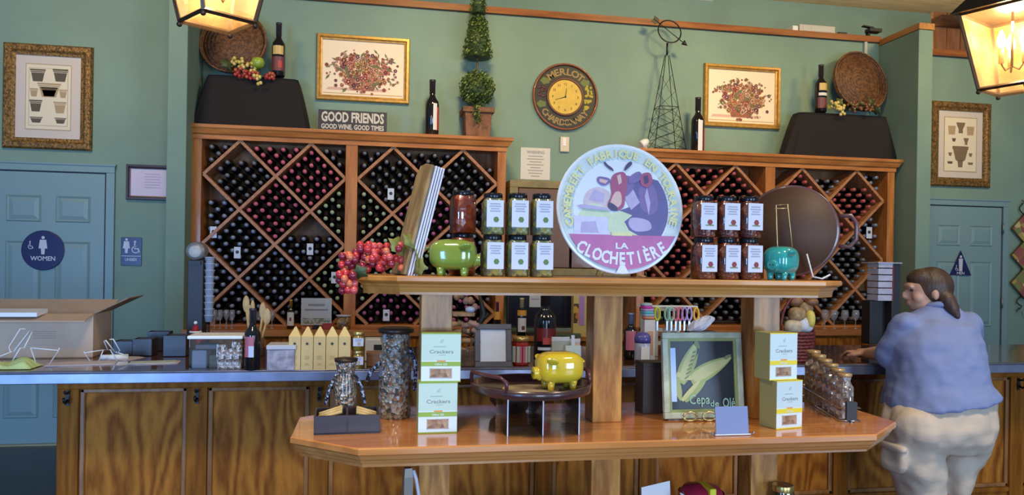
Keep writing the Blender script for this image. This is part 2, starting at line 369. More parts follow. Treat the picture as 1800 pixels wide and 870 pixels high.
# bottles lying neck outwards
LB = .262; PROF = [(.010, 0), (.0148, .002), (.0148, .02), (.0138, .022), (.0138, .075), (.020, .098), (.0325, .125), (.0335, .14), (.0335, LB - .004), (.028, LB)]
def bottle_mesh(n=12):
    mb = MB(); mb.lathe(PROF, n, 0, RX(-PI / 2)); return mb
bm0 = bottle_mesh(); cp = MB(); cp.lathe([(.0, -.0008), (.0155, -.0008), (.0155, .045), (.0150, .05)], 12, 0, RX(-PI / 2))
CAPC = {'k': ('dark', mat('capsule_dark', (.16, .17, .20), .3, .3)), 'b': ('slate', mat('capsule_slate', (.22, .26, .36), .3, .3)),
        'p': ('pink', mat('capsule_pink', (.55, .11, .16), .4)), 'g': ('pale green', mat('capsule_green', (.32, .42, .24), .4)), 'r': ('rose', mat('capsule_rose', (.40, .085, .08), .4)), 'v': ('purple', mat('capsule_purple', (.36, .09, .22), .35))}
base_me = {}
def mk_bottle(kind):
    nm, cm = CAPC[kind]
    t = bottle_mesh().build('wine_bottle', BOTT); c = MB(); c.M = Matrix.Identity(4); c.lathe([(.0, -.0008), (.0155, -.0008), (.0155, .045), (.0150, .05)], 12, 0, RX(-PI / 2)); co = c.build('capsule', cm, t)
    return t
CN = {(0, 0): 'top left corner', (2, 0): 'top middle triangle', (4, 0): 'top right corner', (1, 1): 'upper left diamond', (3, 1): 'upper right diamond',
      (0, 2): 'left triangle at mid height', (2, 2): 'centre diamond', (4, 2): 'right triangle at mid height', (1, 3): 'lower left diamond', (3, 3): 'lower right diamond',
      (0, 4): 'low left triangle', (2, 4): 'low centre diamond', (4, 4): 'low right triangle', (1, 5): 'bottom left cell', (3, 5): 'bottom right cell'}
FILL = [  # per bay: cell -> (colour, keep test on offsets)
 dict([((0, 0), 'k'), ((2, 0), 'p'), ((4, 0), 'k'), ((1, 1), 'k'), ((3, 1), 'p'), ((0, 2), 'b'), ((2, 2), 'p'), ((4, 2), 'g'), ((1, 3), 'b'), ((3, 3), 'b'), ((0, 4), 'b'), ((2, 4), 'b'), ((4, 4), 'g'), ((1, 5), 'b'), ((3, 5), 'k')]),
 dict([((0, 0), 'k'), ((2, 0), 'k'), ((4, 0), 'k'), ((1, 1), 'k'), ((3, 1), 'k'), ((0, 2), 'g'), ((2, 2), 'v'), ((4, 2), 'k'), ((1, 3), 'g'), ((3, 3), 'b'), ((0, 4), 'g'), ((2, 4), 'g'), ((4, 4), 'k'), ((1, 5), 'v'), ((3, 5), 'v')]),
 dict([((0, 0), 'r'), ((2, 0), 'r'), ((4, 0), 'r'), ((1, 1), 'r'), ((3, 1), 'r'), ((0, 2), 'r'), ((2, 2), 'r'), ((4, 2), 'r'), ((1, 3), 'r'), ((3, 3), 'r'), ((0, 4), 'r'), ((2, 4), 'k'), ((4, 4), 'k'), ((1, 5), 'k'), ((3, 5), 'k')]),
 dict([((0, 0), 'r'), ((2, 0), 'k'), ((4, 0), 'b'), ((1, 1), 'r'), ((3, 1), 'r'), ((0, 2), 'r'), ((2, 2), 'r'), ((4, 2), 'b'), ((1, 3), 'r'), ((3, 3), 'k'), ((0, 4), 'k'), ((2, 4), 'k'), ((4, 4), 'k'), ((1, 5), 'k'), ((3, 5), 'k')])]
PART = {(0, 1, 1): lambda x, z: z < .13 and x - z * .2 > -.19, (0, 3, 3): lambda x, z: z < .05, (1, 1, 1): lambda x, z: z < .16 and x > -.16, (0, 0, 2): lambda x, z: z < .08,
        (1, 4, 0): lambda x, z: z < -.12, (2, 4, 0): lambda x, z: False, (3, 0, 0): lambda x, z: False, (3, 3, 1): lambda x, z: z < .12, (3, 4, 2): lambda x, z: z < .10, (2, 0, 2): lambda x, z: z < 0,
        (3, 3, 3): lambda x, z: z < .2 and x < .12, (0, 0, 4): lambda x, z: z < .10, (3, 2, 0): lambda x, z: z < -.05, (3, 4, 4): lambda x, z: z < -.02, (0, 4, 0): lambda x, z: z < .2}
BN = ["left rack, left bay", "left rack, right bay", "right rack, left bay", "right rack, right bay"]
allb = []
OCC = [(735, 510, 805, 600), (795, 335, 975, 490), (600, 415, 850, 485), (620, 480, 1482, 516), (705, 280, 775, 430), (975, 240, 1212, 490), (1210, 335, 1490, 490), (325, 415, 366, 600), (500, 575, 620, 600), (620, 580, 735, 600),
       (1130, 515, 1500, 600), (1540, 460, 1600, 600), (505, 520, 585, 600), (410, 530, 475, 600), (590, 540, 615, 600)]
for bi, (bay, zt) in enumerate(((bA, ztop1), (bB, ztop1), (bC, ztop2), (bD, ztop2))):
    W = bay[1] - bay[0]; a = W / 4; bz = .264; H = zt - .935 - .018
    for (u, v), col in FILL[bi].items():
        for i in range(-2, 3):
            for j in range(-2, 3):
                ox = (i - j) * a * .188; oz = -(i + j) * bz * .188
                x = u * a + ox; z = -v * bz + oz
                if x < .036 or x > W - .036 or z > -.036 or z < -H + .037: continue
                f = PART.get((bi, u, v))
                if f and not f(ox, oz): continue
                P = Vector((bay[0] + x, RYF + .030 + random.uniform(-.008, .008), zt + z))
                dd = P.copy(); dd.z -= HC; dep = dd.dot(Fv); px = HX + FL * dd.dot(R1) / dep; py = HY - FL * dd.dot(U1) / dep
                hid = any(o[0] <= px <= o[2] and o[1] <= py <= o[3] for o in OCC)
                allb.append((hid, dep, px, P, bi, (u, v), col))
allb.sort(key=lambda q: (q[0], q[1]))
protos = {}
for hid, dep, px, P, bi, uv, col in allb[:300]:
    if col not in protos: protos[col] = mk_bottle(col); o = protos[col]
    else: o = copy_tree(protos[col])
    o.location = P
    cn = CAPC[col][0]
    tag(o, '%s-capped wine bottle in %s, %s' % (cn, BN[bi], CN[uv]), 'wine bottle', 'bottles in %s, %s' % (BN[bi], CN[uv]))
mb = MB(); cols = list(CAPC)
for hid, dep, px, P, bi, uv, col in allb[300:]:
    M = TR(*P) @ RX(-PI / 2); mb.lathe(PROF, 10, 0, M); mb.lathe([(.0, -.0008), (.0155, -.0008), (.0155, .045), (.0150, .05)], 8, 1 + cols.index(col), M)
o = mb.build('wine_bottles', [BOTT] + [CAPC[c][1] for c in cols]); tag(o, 'the many further dark wine bottles lying in the racks, mostly with rose and dark capsules', 'wine bottles'); o['kind'] = 'stuff'
print('bottles', len(allb))
for (px, py, w) in ((375, 407, 'upper left of left rack'), (417, 443, 'low left of left rack'), (545, 437, 'lower right diamond of left rack, left bay'), (687, 340, 'upper left diamond of left rack, right bay'), (679, 553, 'bottom of left rack, right bay'), (588, 487, 'beside the red grapes'), (1528, 408, 'right edge of right rack')):
    p = at(px, py, RYF + .016); k = mpp(p); t = thing('neck_tag', 'white neck tag, ' + w, 'price tag', p, 0, 'price tags in the wine racks')
    MB().bx(-5.5 * k, 5.5 * k, 0, .001, -11 * k, 9 * k).build('card', mat('tag_card', (.60, .64, .74), .5), t); MB().disc((0, -.0), 3 * k, y=-.0006).build('printed_dot', INK, t)
# ================================================================== BACK CABINET under the racks
def cabinet(x0, x1, label, panels):
    t = thing('back_cabinet', label, 'cabinet', ((x0 + x1) / 2, 5.92, 0)); c = (x0 + x1) / 2
    MB().bx(x0 - c, x1 - c, .012, WY - 5.925, 0, .885).build('body', OAKF, t)
    MB().bx(x0 - c, x1 - c, -.02, WY - 5.925, .885, .934).build('top', OAKH, t, bev=.004)
    n = panels; w = (x1 - x0) / n
    for i in range(n):
        d = MB().bx(x0 - c + i * w + .02, x0 - c + (i + 1) * w - .02, -.004, .011, .1, .865).build('door', OAKD, t, bev=.004)
        MB().ell((x0 - c + i * w + w - .07, -.015, .72), .014).build('knob', BRONZE, d)
    return t
cabinet(r1x0, r1x1, 'long oak back cabinet with doors under the left wine rack', 5)
cabinet(r2x0, r2x1, 'long oak back cabinet with doors under the right wine rack', 5)
# framed board and black screen between the racks
p0 = at(900, 322, WY - .03); p1 = at(1215, 500, WY - .03); gx0, gx1 = r1x1 + .04, r2x0 - .04
t = thing('wall_mirror', 'olive-framed brown panel cabinet on the wall between the two racks', 'wall cabinet', ((gx0 + gx1) / 2, WY - .002, 1.42)); hw = (gx1 - gx0) / 2
OLV = mat('olive_wood', (.30, .22, .07), .5, noise=.3, nscale=12)
zt_ = p0.z - 1.42
f = MB(); f.bx(-hw, hw, -.30, 0, zt_ - .06, zt_); f.bx(-hw, -hw + .07, -.30, 0, 0, zt_ - .06); f.bx(hw - .07, hw, -.30, 0, 0, zt_ - .06); f.bx(-hw, hw, -.30, 0, -.06, 0)
f.build('frame', OLV, t, bev=.004)
for s in (-1, 1):
    MB().bx(min(s * .01, s * (hw - .075)), max(s * .01, s * (hw - .075)), -.295, -.27, .005, zt_ - .065).build('door', mat('brown_door', (.17, .075, .03), .4, coat=.2), t, bev=.006)
t = thing('back_cabinet', 'low oak cabinet between the racks that carries the black screen', 'cabinet', ((r1x1 + r2x0) / 2, 6.0, 0)); hw = (r2x0 - r1x1) / 2 - .01
MB().bx(-hw, hw, 0, WY - 6.004, 0, .84).build('body', OAKF, t); MB().bx(-hw, hw, -.03, WY - 6.004, .84, .87).build('top', OAKH, t)
p0 = at(892, 512, 6.15); p1 = at(1006, 592, 6.15)
t = thing('monitor', 'wide black screen facing the bar between the racks', 'monitor', ((p0.x + p1.x) / 2, 6.15, .87)); hw = (p1.x - p0.x) / 2
MB().bx(-hw, hw, 0, .04, .06, p0.z + .05 - .87).build('screen_case', BLACK, t, bev=.006)
MB().bx(-hw + .012, hw - .012, -.002, 0, .075, p0.z + .035 - .87).build('screen', mat('dark_screen', (.015, .017, .028), .15), t)
MB().bx(-.1, .1, -.06, .1, 0, .012).bx(-.02, .02, .0, .03, .01, .07).build('stand', BLACK, t)
# ================================================================== BAR COUNTER
CY0, CY1, CZ = 3.275, 4.14, 1.0
t = thing('bar_surface', 'long dark wooden bar top with blue-grey zinc edge', 'bar top', (1.4, CY0, CZ))
MB().bx(-4.2, 4.2, .003, CY1 - CY0, -.042, 0).build('wood_surface', BARTOP, t)
e = MB(); e.bx(-4.2, 4.2, -.006, .003, -.045, -.004); e.bx(-4.2, 4.2, -.006, .04, -.004, .0025); e.build('zinc_edge', ZINC, t, bev=.003)
bx0 = at(102, 700, 3.53).x; bx1 = 4.6
base = thing('bar_counter', 'long oak-panelled bar front under the zinc-edged top', 'bar', ((bx0 + bx1) / 2, 3.53, 0)); c = (bx0 + bx1) / 2
def BL(mb): mb.M = TR(-c, -3.53, 0); return mb
BL(MB()).bx(bx0, bx1, 3.56, 4.05, .0, .955).build('body', OAKF, base)
BL(MB()).bx(bx0, bx1, 3.515, 3.56, .895, .955).build('top_rail', OAKF, base, bev=.004)
BL(MB()).bx(bx0, bx1, 3.54, 3.56, .0, .30).bx(bx0, bx1, 3.53, 3.56, .285, .31).build('bottom_rail', OAKF, base, bev=.003)
pitch = (at(347, 700, 3.53).x - at(120, 700, 3.53).x); xs = at(120, 700, 3.53).x
k = 0
while xs + k * pitch < bx1 - .1:
    x = xs + k * pitch
    BL(MB()).bx(x - .042, x + .042, 3.525, 3.56, .0, .895).build('stile', OAKF, base, bev=.004)
    x2 = min(x + pitch, bx1 + .04)
    a, b_, z0, z1 = x + .042, x2 - .042, .31, .895
    if b_ - a > .1:
        BL(MB()).bx(a, b_, 3.548, 3.56, z0, z1).build('panel', OAKD, base)
        mo = BL(MB())
        for (q0, q1, q2, q3) in ((a, b_, z1 - .022, z1), (a, b_, z0, z0 + .022), (a, a + .022, z0, z1), (b_ - .022, b_, z0, z1)): mo.bx(q0, q1, 3.535, 3.55, q2, q3)
        mo.build('moulding', OAK if False else wood('oak_mould', (.32, .14, .045), (.20, .08, .025), .3, .2, (1, 1, .3)), base, bev=.006)
    h = MB(); h.M = TR(x - c, -.007, .86)
    h.bx(-.008, .008, -.004, 0, -.035, .03).tube([(0, -.004, .018), (0, -.03, .022), (0, -.034, .03)], .005).tube([(0, -.004, -.012), (0, -.025, -.02), (0, -.04, -.012), (0, -.045, .004)], .0055).build('bag_hook', IRON, base)
    k += 1
# ================================================================== DISPLAY STAND (two eight-sided shelves on three posts)
SX = .83; ds = thing('display_stand', 'freestanding oak display stand with two eight-sided shelves on three posts', 'display stand', (SX, 2.65, 0))
def octo(hx, hf, tf, y0, y1, ti):                 # half length, half front, front tip y, back tip y
    return [(-hf, y0), (hf, y0), (hx, tf), (hx, ti), (hf, y1), (-hf, y1), (-hx, ti), (-hx, tf)]
def shelf(name, pl, prof, top, m1, m2, groove=True):
    # pl outline; prof: (inset, z)
    cxp = [Vector((p[0], p[1])) for p in pl]; n = len(pl); 
    def inset(d):
        out = []
        for i in range(n):
            a, b, c_ = cxp[i - 1], cxp[i], cxp[(i + 1) % n]; d1 = (b - a).normalized(); d2 = (c_ - b).normalized(); n1 = Vector((-d1.y, d1.x)); n2 = Vector((-d2.y, d2.x))
            bi = (n1 + n2); bi /= max(1e-6, bi.dot(n1)); out.append(b + bi * d)
        return out
    mb = MB(); vs = []; fs = []
    for d, z in prof: vs += [(q.x, q.y, z) for q in inset(d)]
    L = len(prof)
    for j in range(L - 1):
        for i in range(n): fs.append((j * n + i, (j + 1) * n + i, (j + 1) * n + (i + 1) % n, j * n + (i + 1) % n))
    fs.append(tuple(range(n))[::1]); fs.append(tuple(reversed(range((L - 1) * n, L * n))))
    mb.add(vs, fs); return mb.build(name, m1, ds)
pl = octo(1.068, .855, -.15, -.335, .33, .15)
shelf('lower_shelf', pl, [(0.004, .90), (0, .896), (0, .880), (.006, .874), (.012, .872), (.014, .862), (.02, .858), (.022, .850), (.032, .846), (.034, .842), (.034, .835)], .9, OAKT, None)
pu = octo(.880, .745, -.09, -.20, .21, .10)
shelf('upper_shelf', pu, [(0.003, 1.41), (0, 1.406), (0, 1.394), (.008, 1.388), (.02, 1.384), (.022, 1.376), (.026, 1.373), (.03, 1.358), (.03, 1.350)], 1.41, OAKT if False else wood('oak_shelf_upper', (.58, .25, .055), (.42, .155, .03), .3, .2, (.12, 1, 1)), None)
shelf('bottom_shelf', pl, [(0, .40), (0, .36), (.03, .35)], .4, OAKT, None)
for x in (-.605, 0, .605):
    MB().bx(x - .053, x + .053, -.05, .05, .90, 1.35).build('upper_post', OAKP, ds, bev=.003)
    MB().bx(x - .053, x + .053, -.05, .05, .40, .835).build('middle_post', OAKP, ds, bev=.003)
    MB().bx(x - .053, x + .053, -.05, .05, .0, .35).build('foot_post', OAKP, ds, bev=.003)
# ================================================================== WALL PICTURES AND SIGNS
def framed(name, label, x0, y0, x1, y1, Y, fw, fm, mats, draw, mat_in=None, th=.03, cat='picture', inner=None):
    """corners in photo pixels (top left, bottom right) on the plane Y"""
    a = at(x0, y0, Y); b = at(x1, y1, Y); w = (b.x - a.x); h = a.z - b.z
    t = thing(name, label, cat, ((a.x + b.x) / 2, WY - .003, (a.z + b.z) / 2)); hw, hh = w / 2, h / 2
    f = MB(); d = [(0, -th * .55), (.15 * fw, -th), (.55 * fw, -th), (.75 * fw, -th * .6), (fw, -th * .5), (fw, -.004)]
    d = [(0, 0)] + d
    for k in range(len(d) - 1):
        (i0, y0_), (i1, y1_) = d[k], d[k + 1]
        A = [(-hw + i0, y0_, -hh + i0), (hw - i0, y0_, -hh + i0), (hw - i0, y0_, hh - i0), (-hw + i0, y0_, hh - i0)]
        B = [(-hw + i1, y1_, -hh + i1), (hw - i1, y1_, -hh + i1), (hw - i1, y1_, hh - i1), (-hw + i1, y1_, hh - i1)]
        f.add(A + B, [(c, (c + 1) % 4, (c + 1) % 4 + 4, c + 4) for c in range(4)])
    f.bx(-hw + .002, hw - .002, -.004, 0, -hh + .002, hh - .002); f.build('frame', fm, t)
    iw, ih = hw - fw, hh - fw
    p = MB(); p.poly([(-iw, -ih), (iw, -ih), (iw, ih), (-iw, ih)], -.006, 0); draw(p, iw, ih); p.build('print', mats, t)
    return t, iw, ih
BRN = flat('print_brown', (.20, .13, .07), .7); BRN2 = flat('print_umber', (.10, .08, .05), .7); SEP = flat('print_sepia', (.42, .30, .16), .7)
MATW = mat('mat_board_pinkish', (.62, .54, .47), .75); 
def capitals(p, iw, ih):
    q = lambda x0, x1, z0, z1, m, y=-.0075: p.poly([(x0 * iw, z0 * ih), (x1 * iw, z0 * ih), (x1 * iw, z1 * ih), (x0 * iw, z1 * ih)], y, m)
    q(-.70, .70, -.80, .80, 2); q(-.68, .68, -.78, .78, 1, -.008); q(-.60, .60, -.70, .70, 4, -.0085); q(-.585, .585, -.69, .69, 1, -.009)
    def cap(cx, cz, w, h, m):
        z = -.0095; s = lambda pts: p.poly([((cx + a * w) * iw, (cz + b * h) * ih) for a, b in pts], z, m)
        s([(-1, 1), (-1, .75), (1, .75), (1, 1)][::-1] if False else [(-1, .75), (1, .75), (1, 1), (-1, 1)]); s([(-.92, .5), (.92, .5), (.92, .68), (-.92, .68)]); s([(-.6, -1), (.6, -1), (.85, .42), (-.85, .42)])
    cap(-.33, .52, .24, .15, 3); cap(.36, .54, .24, .15, 3); cap(.02, .17, .36, .17, 2); cap(.02, .13, .26, .11, 3); cap(-.44, .10, .13, .10, 2); cap(.45, .10, .13, .10, 2)
    cap(-.38, -.22, .2, .14, 3); cap(.36, -.24, .2, .14, 2); cap(-.36, -.56, .2, .07, 3); cap(.38, -.56, .18, .07, 3)
framed('framed_print', 'carved gilt frame with sepia column capitals, above the left door', 5, 73, 160, 265, WY - .03, .085, GOLDW, [MATW, CREAM, SEP, BRN2, SEP], capitals)
def vases(p, iw, ih):
    q = lambda x0, x1, z0, z1, m, y=-.0075: p.poly([(x0 * iw, z0 * ih), (x1 * iw, z0 * ih), (x1 * iw, z1 * ih), (x0 * iw, z1 * ih)], y, m)
    q(-.74, .74, -.82, .82, 2); q(-.71, .71, -.795, .795, 1, -.008); q(-.6, .6, -.70, .70, 1, -.0085)
    def urn(cx, cz, w, h, m, kind=0):
        pts = [[(-.5, -1), (.5, -1), (.62, -.8), (.9, .5), (1, .62), (1, 1), (-1, 1), (-1, .62), (-.9, .5), (-.62, -.8)], [(-.8, -1), (.8, -1), (1, 1), (-1, 1)], [(-.5, -1), (.5, -1), (.45, -.3), (.9, .6), (1, 1), (-1, 1), (-.9, .6), (-.45, -.3)]][kind]
        p.poly([((cx + a * w) * iw, (cz + b * h) * ih) for a, b in pts], -.0095, m)
    urn(0, .50, .20, .16, 3, 2); urn(-.40, .42, .17, .13, 2, 1); urn(.44, .42, .17, .13, 2, 1); urn(0, -.27, .36, .22, 3, 0); urn(-.30, .13, .09, .05, 4, 0); urn(.25, .1, .12, .1, 3, 2); urn(-.46, -.3, .08, .05, 3, 0); urn(.46, -.3, .08, .05, 3, 0); urn(-.46, -.55, .12, .035, 4, 1); urn(.46, -.56, .12, .035, 3, 1); urn(0, -.58, .12, .1, 3, 1)
framed('framed_print', 'carved gilt frame with sepia urns and vases, above the right door', 1639, 176, 1742, 330, WY - .03, .085, GOLDW, [MATW, CREAM, SEP, BRN, BRN2], vases)
FC = [flat('print_rose', (.50, .14, .10), .7), flat('print_coral', (.60, .25, .15), .7), flat('print_rust', (.33, .11, .06), .7), flat('print_leaf', (.14, .15, .06), .7), flat('print_ochre', (.55, .34, .13), .7), flat('print_petal', (.68, .42, .32), .7), flat('print_plum', (.24, .09, .12), .7)]
PGR = mat('print_ground', (.86, .72, .52), .7)
def flowers(seed, sq):
    def d(p, iw, ih):
        rnd = random.Random(seed)
        p.poly([(-iw * .97, -ih * .93), (iw * .97, -ih * .93), (iw * .97, -ih * .90), (-iw * .97, -ih * .90)], -.0065, 5)
        p.poly([(-iw * .9, -ih * .80), (iw * .55, -ih * .80), (iw * .6, -ih * .70), (-iw * .85, -ih * .70)], -.0066, 6)
        yy = -.007
        p.poly([(-.30 * iw, -.78 * ih), (.25 * iw, -.78 * ih), (.42 * iw, -.25 * ih), (-.45 * iw, -.25 * ih)], yy, 3)
        for k in range(430):
            yy -= .000008
            if sq: x = rnd.gauss(.0, .50); z = rnd.gauss(-.02, .43)
            else: x = rnd.gauss(.05, .44); z = rnd.gauss(-.02, .42)
            r2 = (x / .92) ** 2 + ((z + .1) / .82) ** 2
            if r2 > 1 or (z < -.55 and abs(x) > .5 and not sq): continue
            c = rnd.choice((1, 1, 2, 2, 3, 4, 5, 6, 7, 4)) if r2 < .55 else rnd.choice((1, 4, 3, 7, 4, 6))
            r = rnd.uniform(.03, .09) if r2 < .5 else rnd.uniform(.02, .055)
            cx, cz = x * iw, z * ih; a0 = rnd.uniform(0, 6.3)
            if c == 4:
                l = r * iw * 1.8; pts = [(cx + math.cos(a0) * l, cz + math.sin(a0) * l), (cx + math.cos(a0 + 1.57) * l * .3, cz + math.sin(a0 + 1.57) * l * .3), (cx - math.cos(a0) * l, cz - math.sin(a0) * l), (cx - math.cos(a0 + 1.57) * l * .3, cz - math.sin(a0 + 1.57) * l * .3)]
                p.poly(pts, yy, c)
            else:
                for q in range(5):
                    aa = a0 + q * 2 * PI / 5; p.disc((cx + math.cos(aa) * r * iw * .5, cz + math.sin(aa) * r * iw * .5), r * iw * .5, y=yy, m=c, n=7)
                p.disc((cx, cz), r * iw * .3, y=yy - .000004, m=rnd.choice((5, 3, 6)), n=6)
    return d
FM = [PGR] + [FC[0], FC[1], FC[2], FC[3], FC[4], FC[5], FC[6]]
framed('framed_flower_print', 'gold-framed print of a red and coral bouquet, above the left rack', 557, 57, 719, 183, WY - .03, .045, GOLD, FM, flowers(3, True), th=.035)
framed('framed_flower_print', 'smaller gold-framed print of a rust and ochre bouquet, above the right rack', 1239, 110, 1371, 228, WY - .03, .045, GOLD, FM, flowers(11, False), th=.035)
def cert(p, iw, ih):
    for k in range(6): p.poly([(-.35 * iw - (k % 2) * .1 * iw, (.6 - k * .2) * ih), (.35 * iw + (k % 2) * .08 * iw, (.6 - k * .2) * ih), (.35 * iw, (.66 - k * .2) * ih), (-.35 * iw, (.66 - k * .2) * ih)], -.0075, 1)
    p.poly([(.66 * iw, -.75 * ih), (.92 * iw, -.75 * ih), (.92 * iw, -.4 * ih), (.66 * iw, -.4 * ih)], -.0075, 2)
framed('framed_certificate', 'dark-framed white certificate half hidden by the left wing wall', 221, 288, 312, 353, WY - .03, .032, mat('dark_wood_frame', (.05, .022, .02), .35), [mat('certificate_paper', (.70, .60, .72), .6), flat('grey_print', (.50, .42, .52), .7), SEP], cert, th=.025, cat='certificate')
SG = flat('sign_silver', (.55, .55, .62), .4)
def figure(mb, cx, cz, h, m=1, y=-.006, skirt=True):          # restroom figure
    mb.disc((cx, cz + h * .42), h * .085, y=y, m=m)
    if skirt: mb.poly([(cx - .08 * h, cz - .5 * h), (cx + .08 * h, cz - .5 * h), (cx + .1 * h, cz - .18 * h), (cx + .22 * h, cz - .18 * h), (cx + .16 * h, cz + .3 * h), (cx - .16 * h, cz + .3 * h), (cx - .22 * h, cz - .18 * h), (cx - .1 * h, cz - .18 * h)], y, m)
    else: mb.poly([(cx - .11 * h, cz - .5 * h), (cx + .11 * h, cz - .5 * h), (cx + .15 * h, cz + .3 * h), (cx - .15 * h, cz + .3 * h)], y, m)
def access(mb, cx, cz, h, m=1, y=-.006):
    mb.disc((cx - .05 * h, cz + .42 * h), h * .09, y=y, m=m)
    mb.poly([(cx - .12 * h, cz - .05 * h), (cx - .02 * h, cz - .05 * h), (cx - .01 * h, cz + .32 * h), (cx - .11 * h, cz + .32 * h)], y, m)
    mb.poly([(cx - .12 * h, cz - .10 * h), (cx + .22 * h, cz - .10 * h), (cx + .34 * h, cz - .42 * h), (cx + .25 * h, cz - .45 * h), (cx + .15 * h, cz - .18 * h), (cx - .12 * h, cz - .18 * h)][::1], y, m)
    for i in range(12):
        a0 = PI * .45 + i * .36; a1 = a0 + .36; r0, r1 = .30 * h, .23 * h; qx, qz = cx + .0 * h, cz - .2 * h
        mb.poly([(qx + r0 * math.cos(a0), qz + r0 * math.sin(a0)), (qx + r0 * math.cos(a1), qz + r0 * math.sin(a1)), (qx + r1 * math.cos(a1), qz + r1 * math.sin(a1)), (qx + r1 * math.cos(a0), qz + r1 * math.sin(a0))], y, m)
p = at(76, 440, WY - .02); k = mpp(p)
t = thing('restroom_sign', 'round navy restroom sign on the left door reading WOMEN', 'sign', p)
MB().lathe([(35 * k, 0), (35 * k, .004), (34 * k, .006)], 40, 0, RX(PI / 2)).build('plate', NAVY, t)
s = MB(); figure(s, 0, 9 * k, 32 * k, 0, -.0065); access(s, -20 * k, 9 * k, 14 * k, 0, -.0065); s.text('WOMEN', 0, -14 * k, 8 * k, -.0065, 0, 40 * k, .02); s.build('lettering', SG, t)
p = at(231, 442, WY - .004); k = mpp(p)
t = thing('restroom_sign', 'small rectangular navy restroom sign on the wall beside the left door', 'sign', p)
MB().bx(-17 * k, 17 * k, -.004, 0, -25 * k, 25 * k).build('plate', NAVY, t, bev=.002)
s = MB(); figure(s, -8 * k, 10 * k, 26 * k, 0, -.0046); access(s, 7 * k, 8 * k, 22 * k, 0, -.0046); s.text('UNISEX', 0, -14 * k, 5 * k, -.0046, 0, 20 * k, .02); s.box((0, -.0043, -8 * k), (32 * k, .0004, 1 * k)); s.build('lettering', SG, t)
p = at(1688, 463, WY - .02); k = mpp(p)
t = thing('restroom_sign', 'triangular navy restroom sign on the right door reading MEN', 'sign', p)
MB().prism([(-22 * k, -21 * k), (22 * k, -21 * k), (0, 23 * k)], -.006, 0).build('plate', NAVY, t, bev=.002)
s = MB(); figure(s, 0, 0, 28 * k, 0, -.0067, False); access(s, -8 * k, -8 * k, 10 * k, 0, -.0067); s.text('MEN', 0, -17 * k, 4.5 * k, -.0067, 0, 15 * k, .02); s.build('lettering', SG, t)
# notice, thermostat, ceiling sign
p = at(941, 288, WY - .003); k = mpp(p)
t = thing('notice', 'white WARNING notice taped to the green wall beside the left rack', 'notice', p)
MB().bx(-26.5 * k, 26.5 * k, -.002, 0, -28 * k, 28 * k).build('sheet', mat('notice_sheet', (.66, .62, .54), .6), t)
s = MB(); s.text('WARNING', 0, 20.5 * k, 5.5 * k, -.0028, 0, 32 * k, .03)
for i, wd in enumerate((26, 30, 22, 30, 18, 28, 24, 16)): s.bx(-wd / 2 * k, wd / 2 * k, -.0027, -.0024, (12.5 - i * 5) * k, (14 - i * 5) * k)
s.build('lettering', flat('notice_grey', (.30, .30, .28), .7), t)
p = at(992, 254, WY - .003); k = mpp(p)
t = thing('wall_thermostat', 'small cream wall device below the round clock', 'thermostat', p)
MB().bx(-8 * k, 8 * k, -.02, 0, -13 * k, 13 * k).build('case', mat('cream_plastic', (.66, .56, .40), .4), t, bev=.003); MB().bx(-4 * k, 2 * k, -.023, -.02, -3 * k, 11 * k).build('lens', WHITE, t, bev=.001)
p = at(1318, 0, WY + .3); k = mpp(p)
t = thing('exit_light', 'white rectangular fitting high on the wall, cut by the top of the picture', 'light fitting', (p.x, 7.88, at(1318, 8, 7.9).z))
k *= 7.9 / 6.8
MB().bx(-21 * k, 21 * k, -.06, .02, 0, .14).build('case', WHITE, t, bev=.004); MB().bx(-14 * k, 14 * k, -.065, -.06, .03, .12).build('panel', mat('grey_panel', (.5, .5, .45), .4), t)
# round clock
p = at(993, 171, WY - .003); k = mpp(p); R0 = 59 * k
t = thing('wall_clock', 'round Merlot and Chardonnay wall clock with yellow dial on the green wall', 'clock', p)
MB().lathe([(R0, 0), (R0, .02), (R0 * .985, .032), (R0 * .955, .034), (R0 * .935, .024), (R0 * .93, .008)], 60, 0, RX(PI / 2), cap=False).build('rim', mat('copper_brown_rim', (.26, .085, .035), .35, .3, coat=.3), t)
MB().lathe([(R0 * .95, 0), (R0 * .95, .012)], 48, 0, RX(PI / 2)).build('face', mat('clock_dark', (.022, .020, .012), .5, noise=.4, nscale=40), t)
MB().lathe([(R0 * .57, .012), (R0 * .57, .022), (R0 * .54, .026), (R0 * .51, .022), (R0 * .5, .014)], 48, 0, RX(PI / 2), cap=False).build('inner_rim', mat('inner_rim_brown', (.16, .06, .03), .35), t)
MB().lathe([(R0 * .51, .012), (R0 * .51, .0155)], 48, 0, RX(PI / 2)).build('dial', mat('dial_yellow', (.72, .47, .06), .5, noise=.12, nscale=20), t)
GT = flat('clock_gold_letters', (.30, .19, .055), .5)
s = MB(); s.arc('MERLOT', 0, 0, R0 * .755, R0 * .20, -36, 38, -.0135, 0, False, .03, 1.15); s.arc('CHARDONNAY', 0, 0, R0 * .755, R0 * .19, 233, 127, -.0135, 0, True, .03, 1.0); s.build('lettering', GT, t)
g = MB(); rn = random.Random(5)
for (ax, az, n, m) in ((-.72, .12, 20, 0), (.73, .2, 16, 1), (.70, -.22, 12, 1)):
    for i in range(n): g.ell(((ax + rn.uniform(-.1, .1)) * R0, -.013, (az + rn.uniform(-.16, .16)) * R0), (R0 * .045, .004, R0 * .045), m, n=8, k=4)
for (ax, az, m) in ((-.62, .45, 2), (-.72, -.24, 2), (.60, .45, 2)):
    g.prism([((ax + math.cos(a) * (.13 + .03 * (q % 2))) * R0, (az + math.sin(a) * (.09 + .03 * (q % 2))) * R0) for q, a in enumerate([i * PI / 5 for i in range(10)])], -.014, -.012, 'y', m)
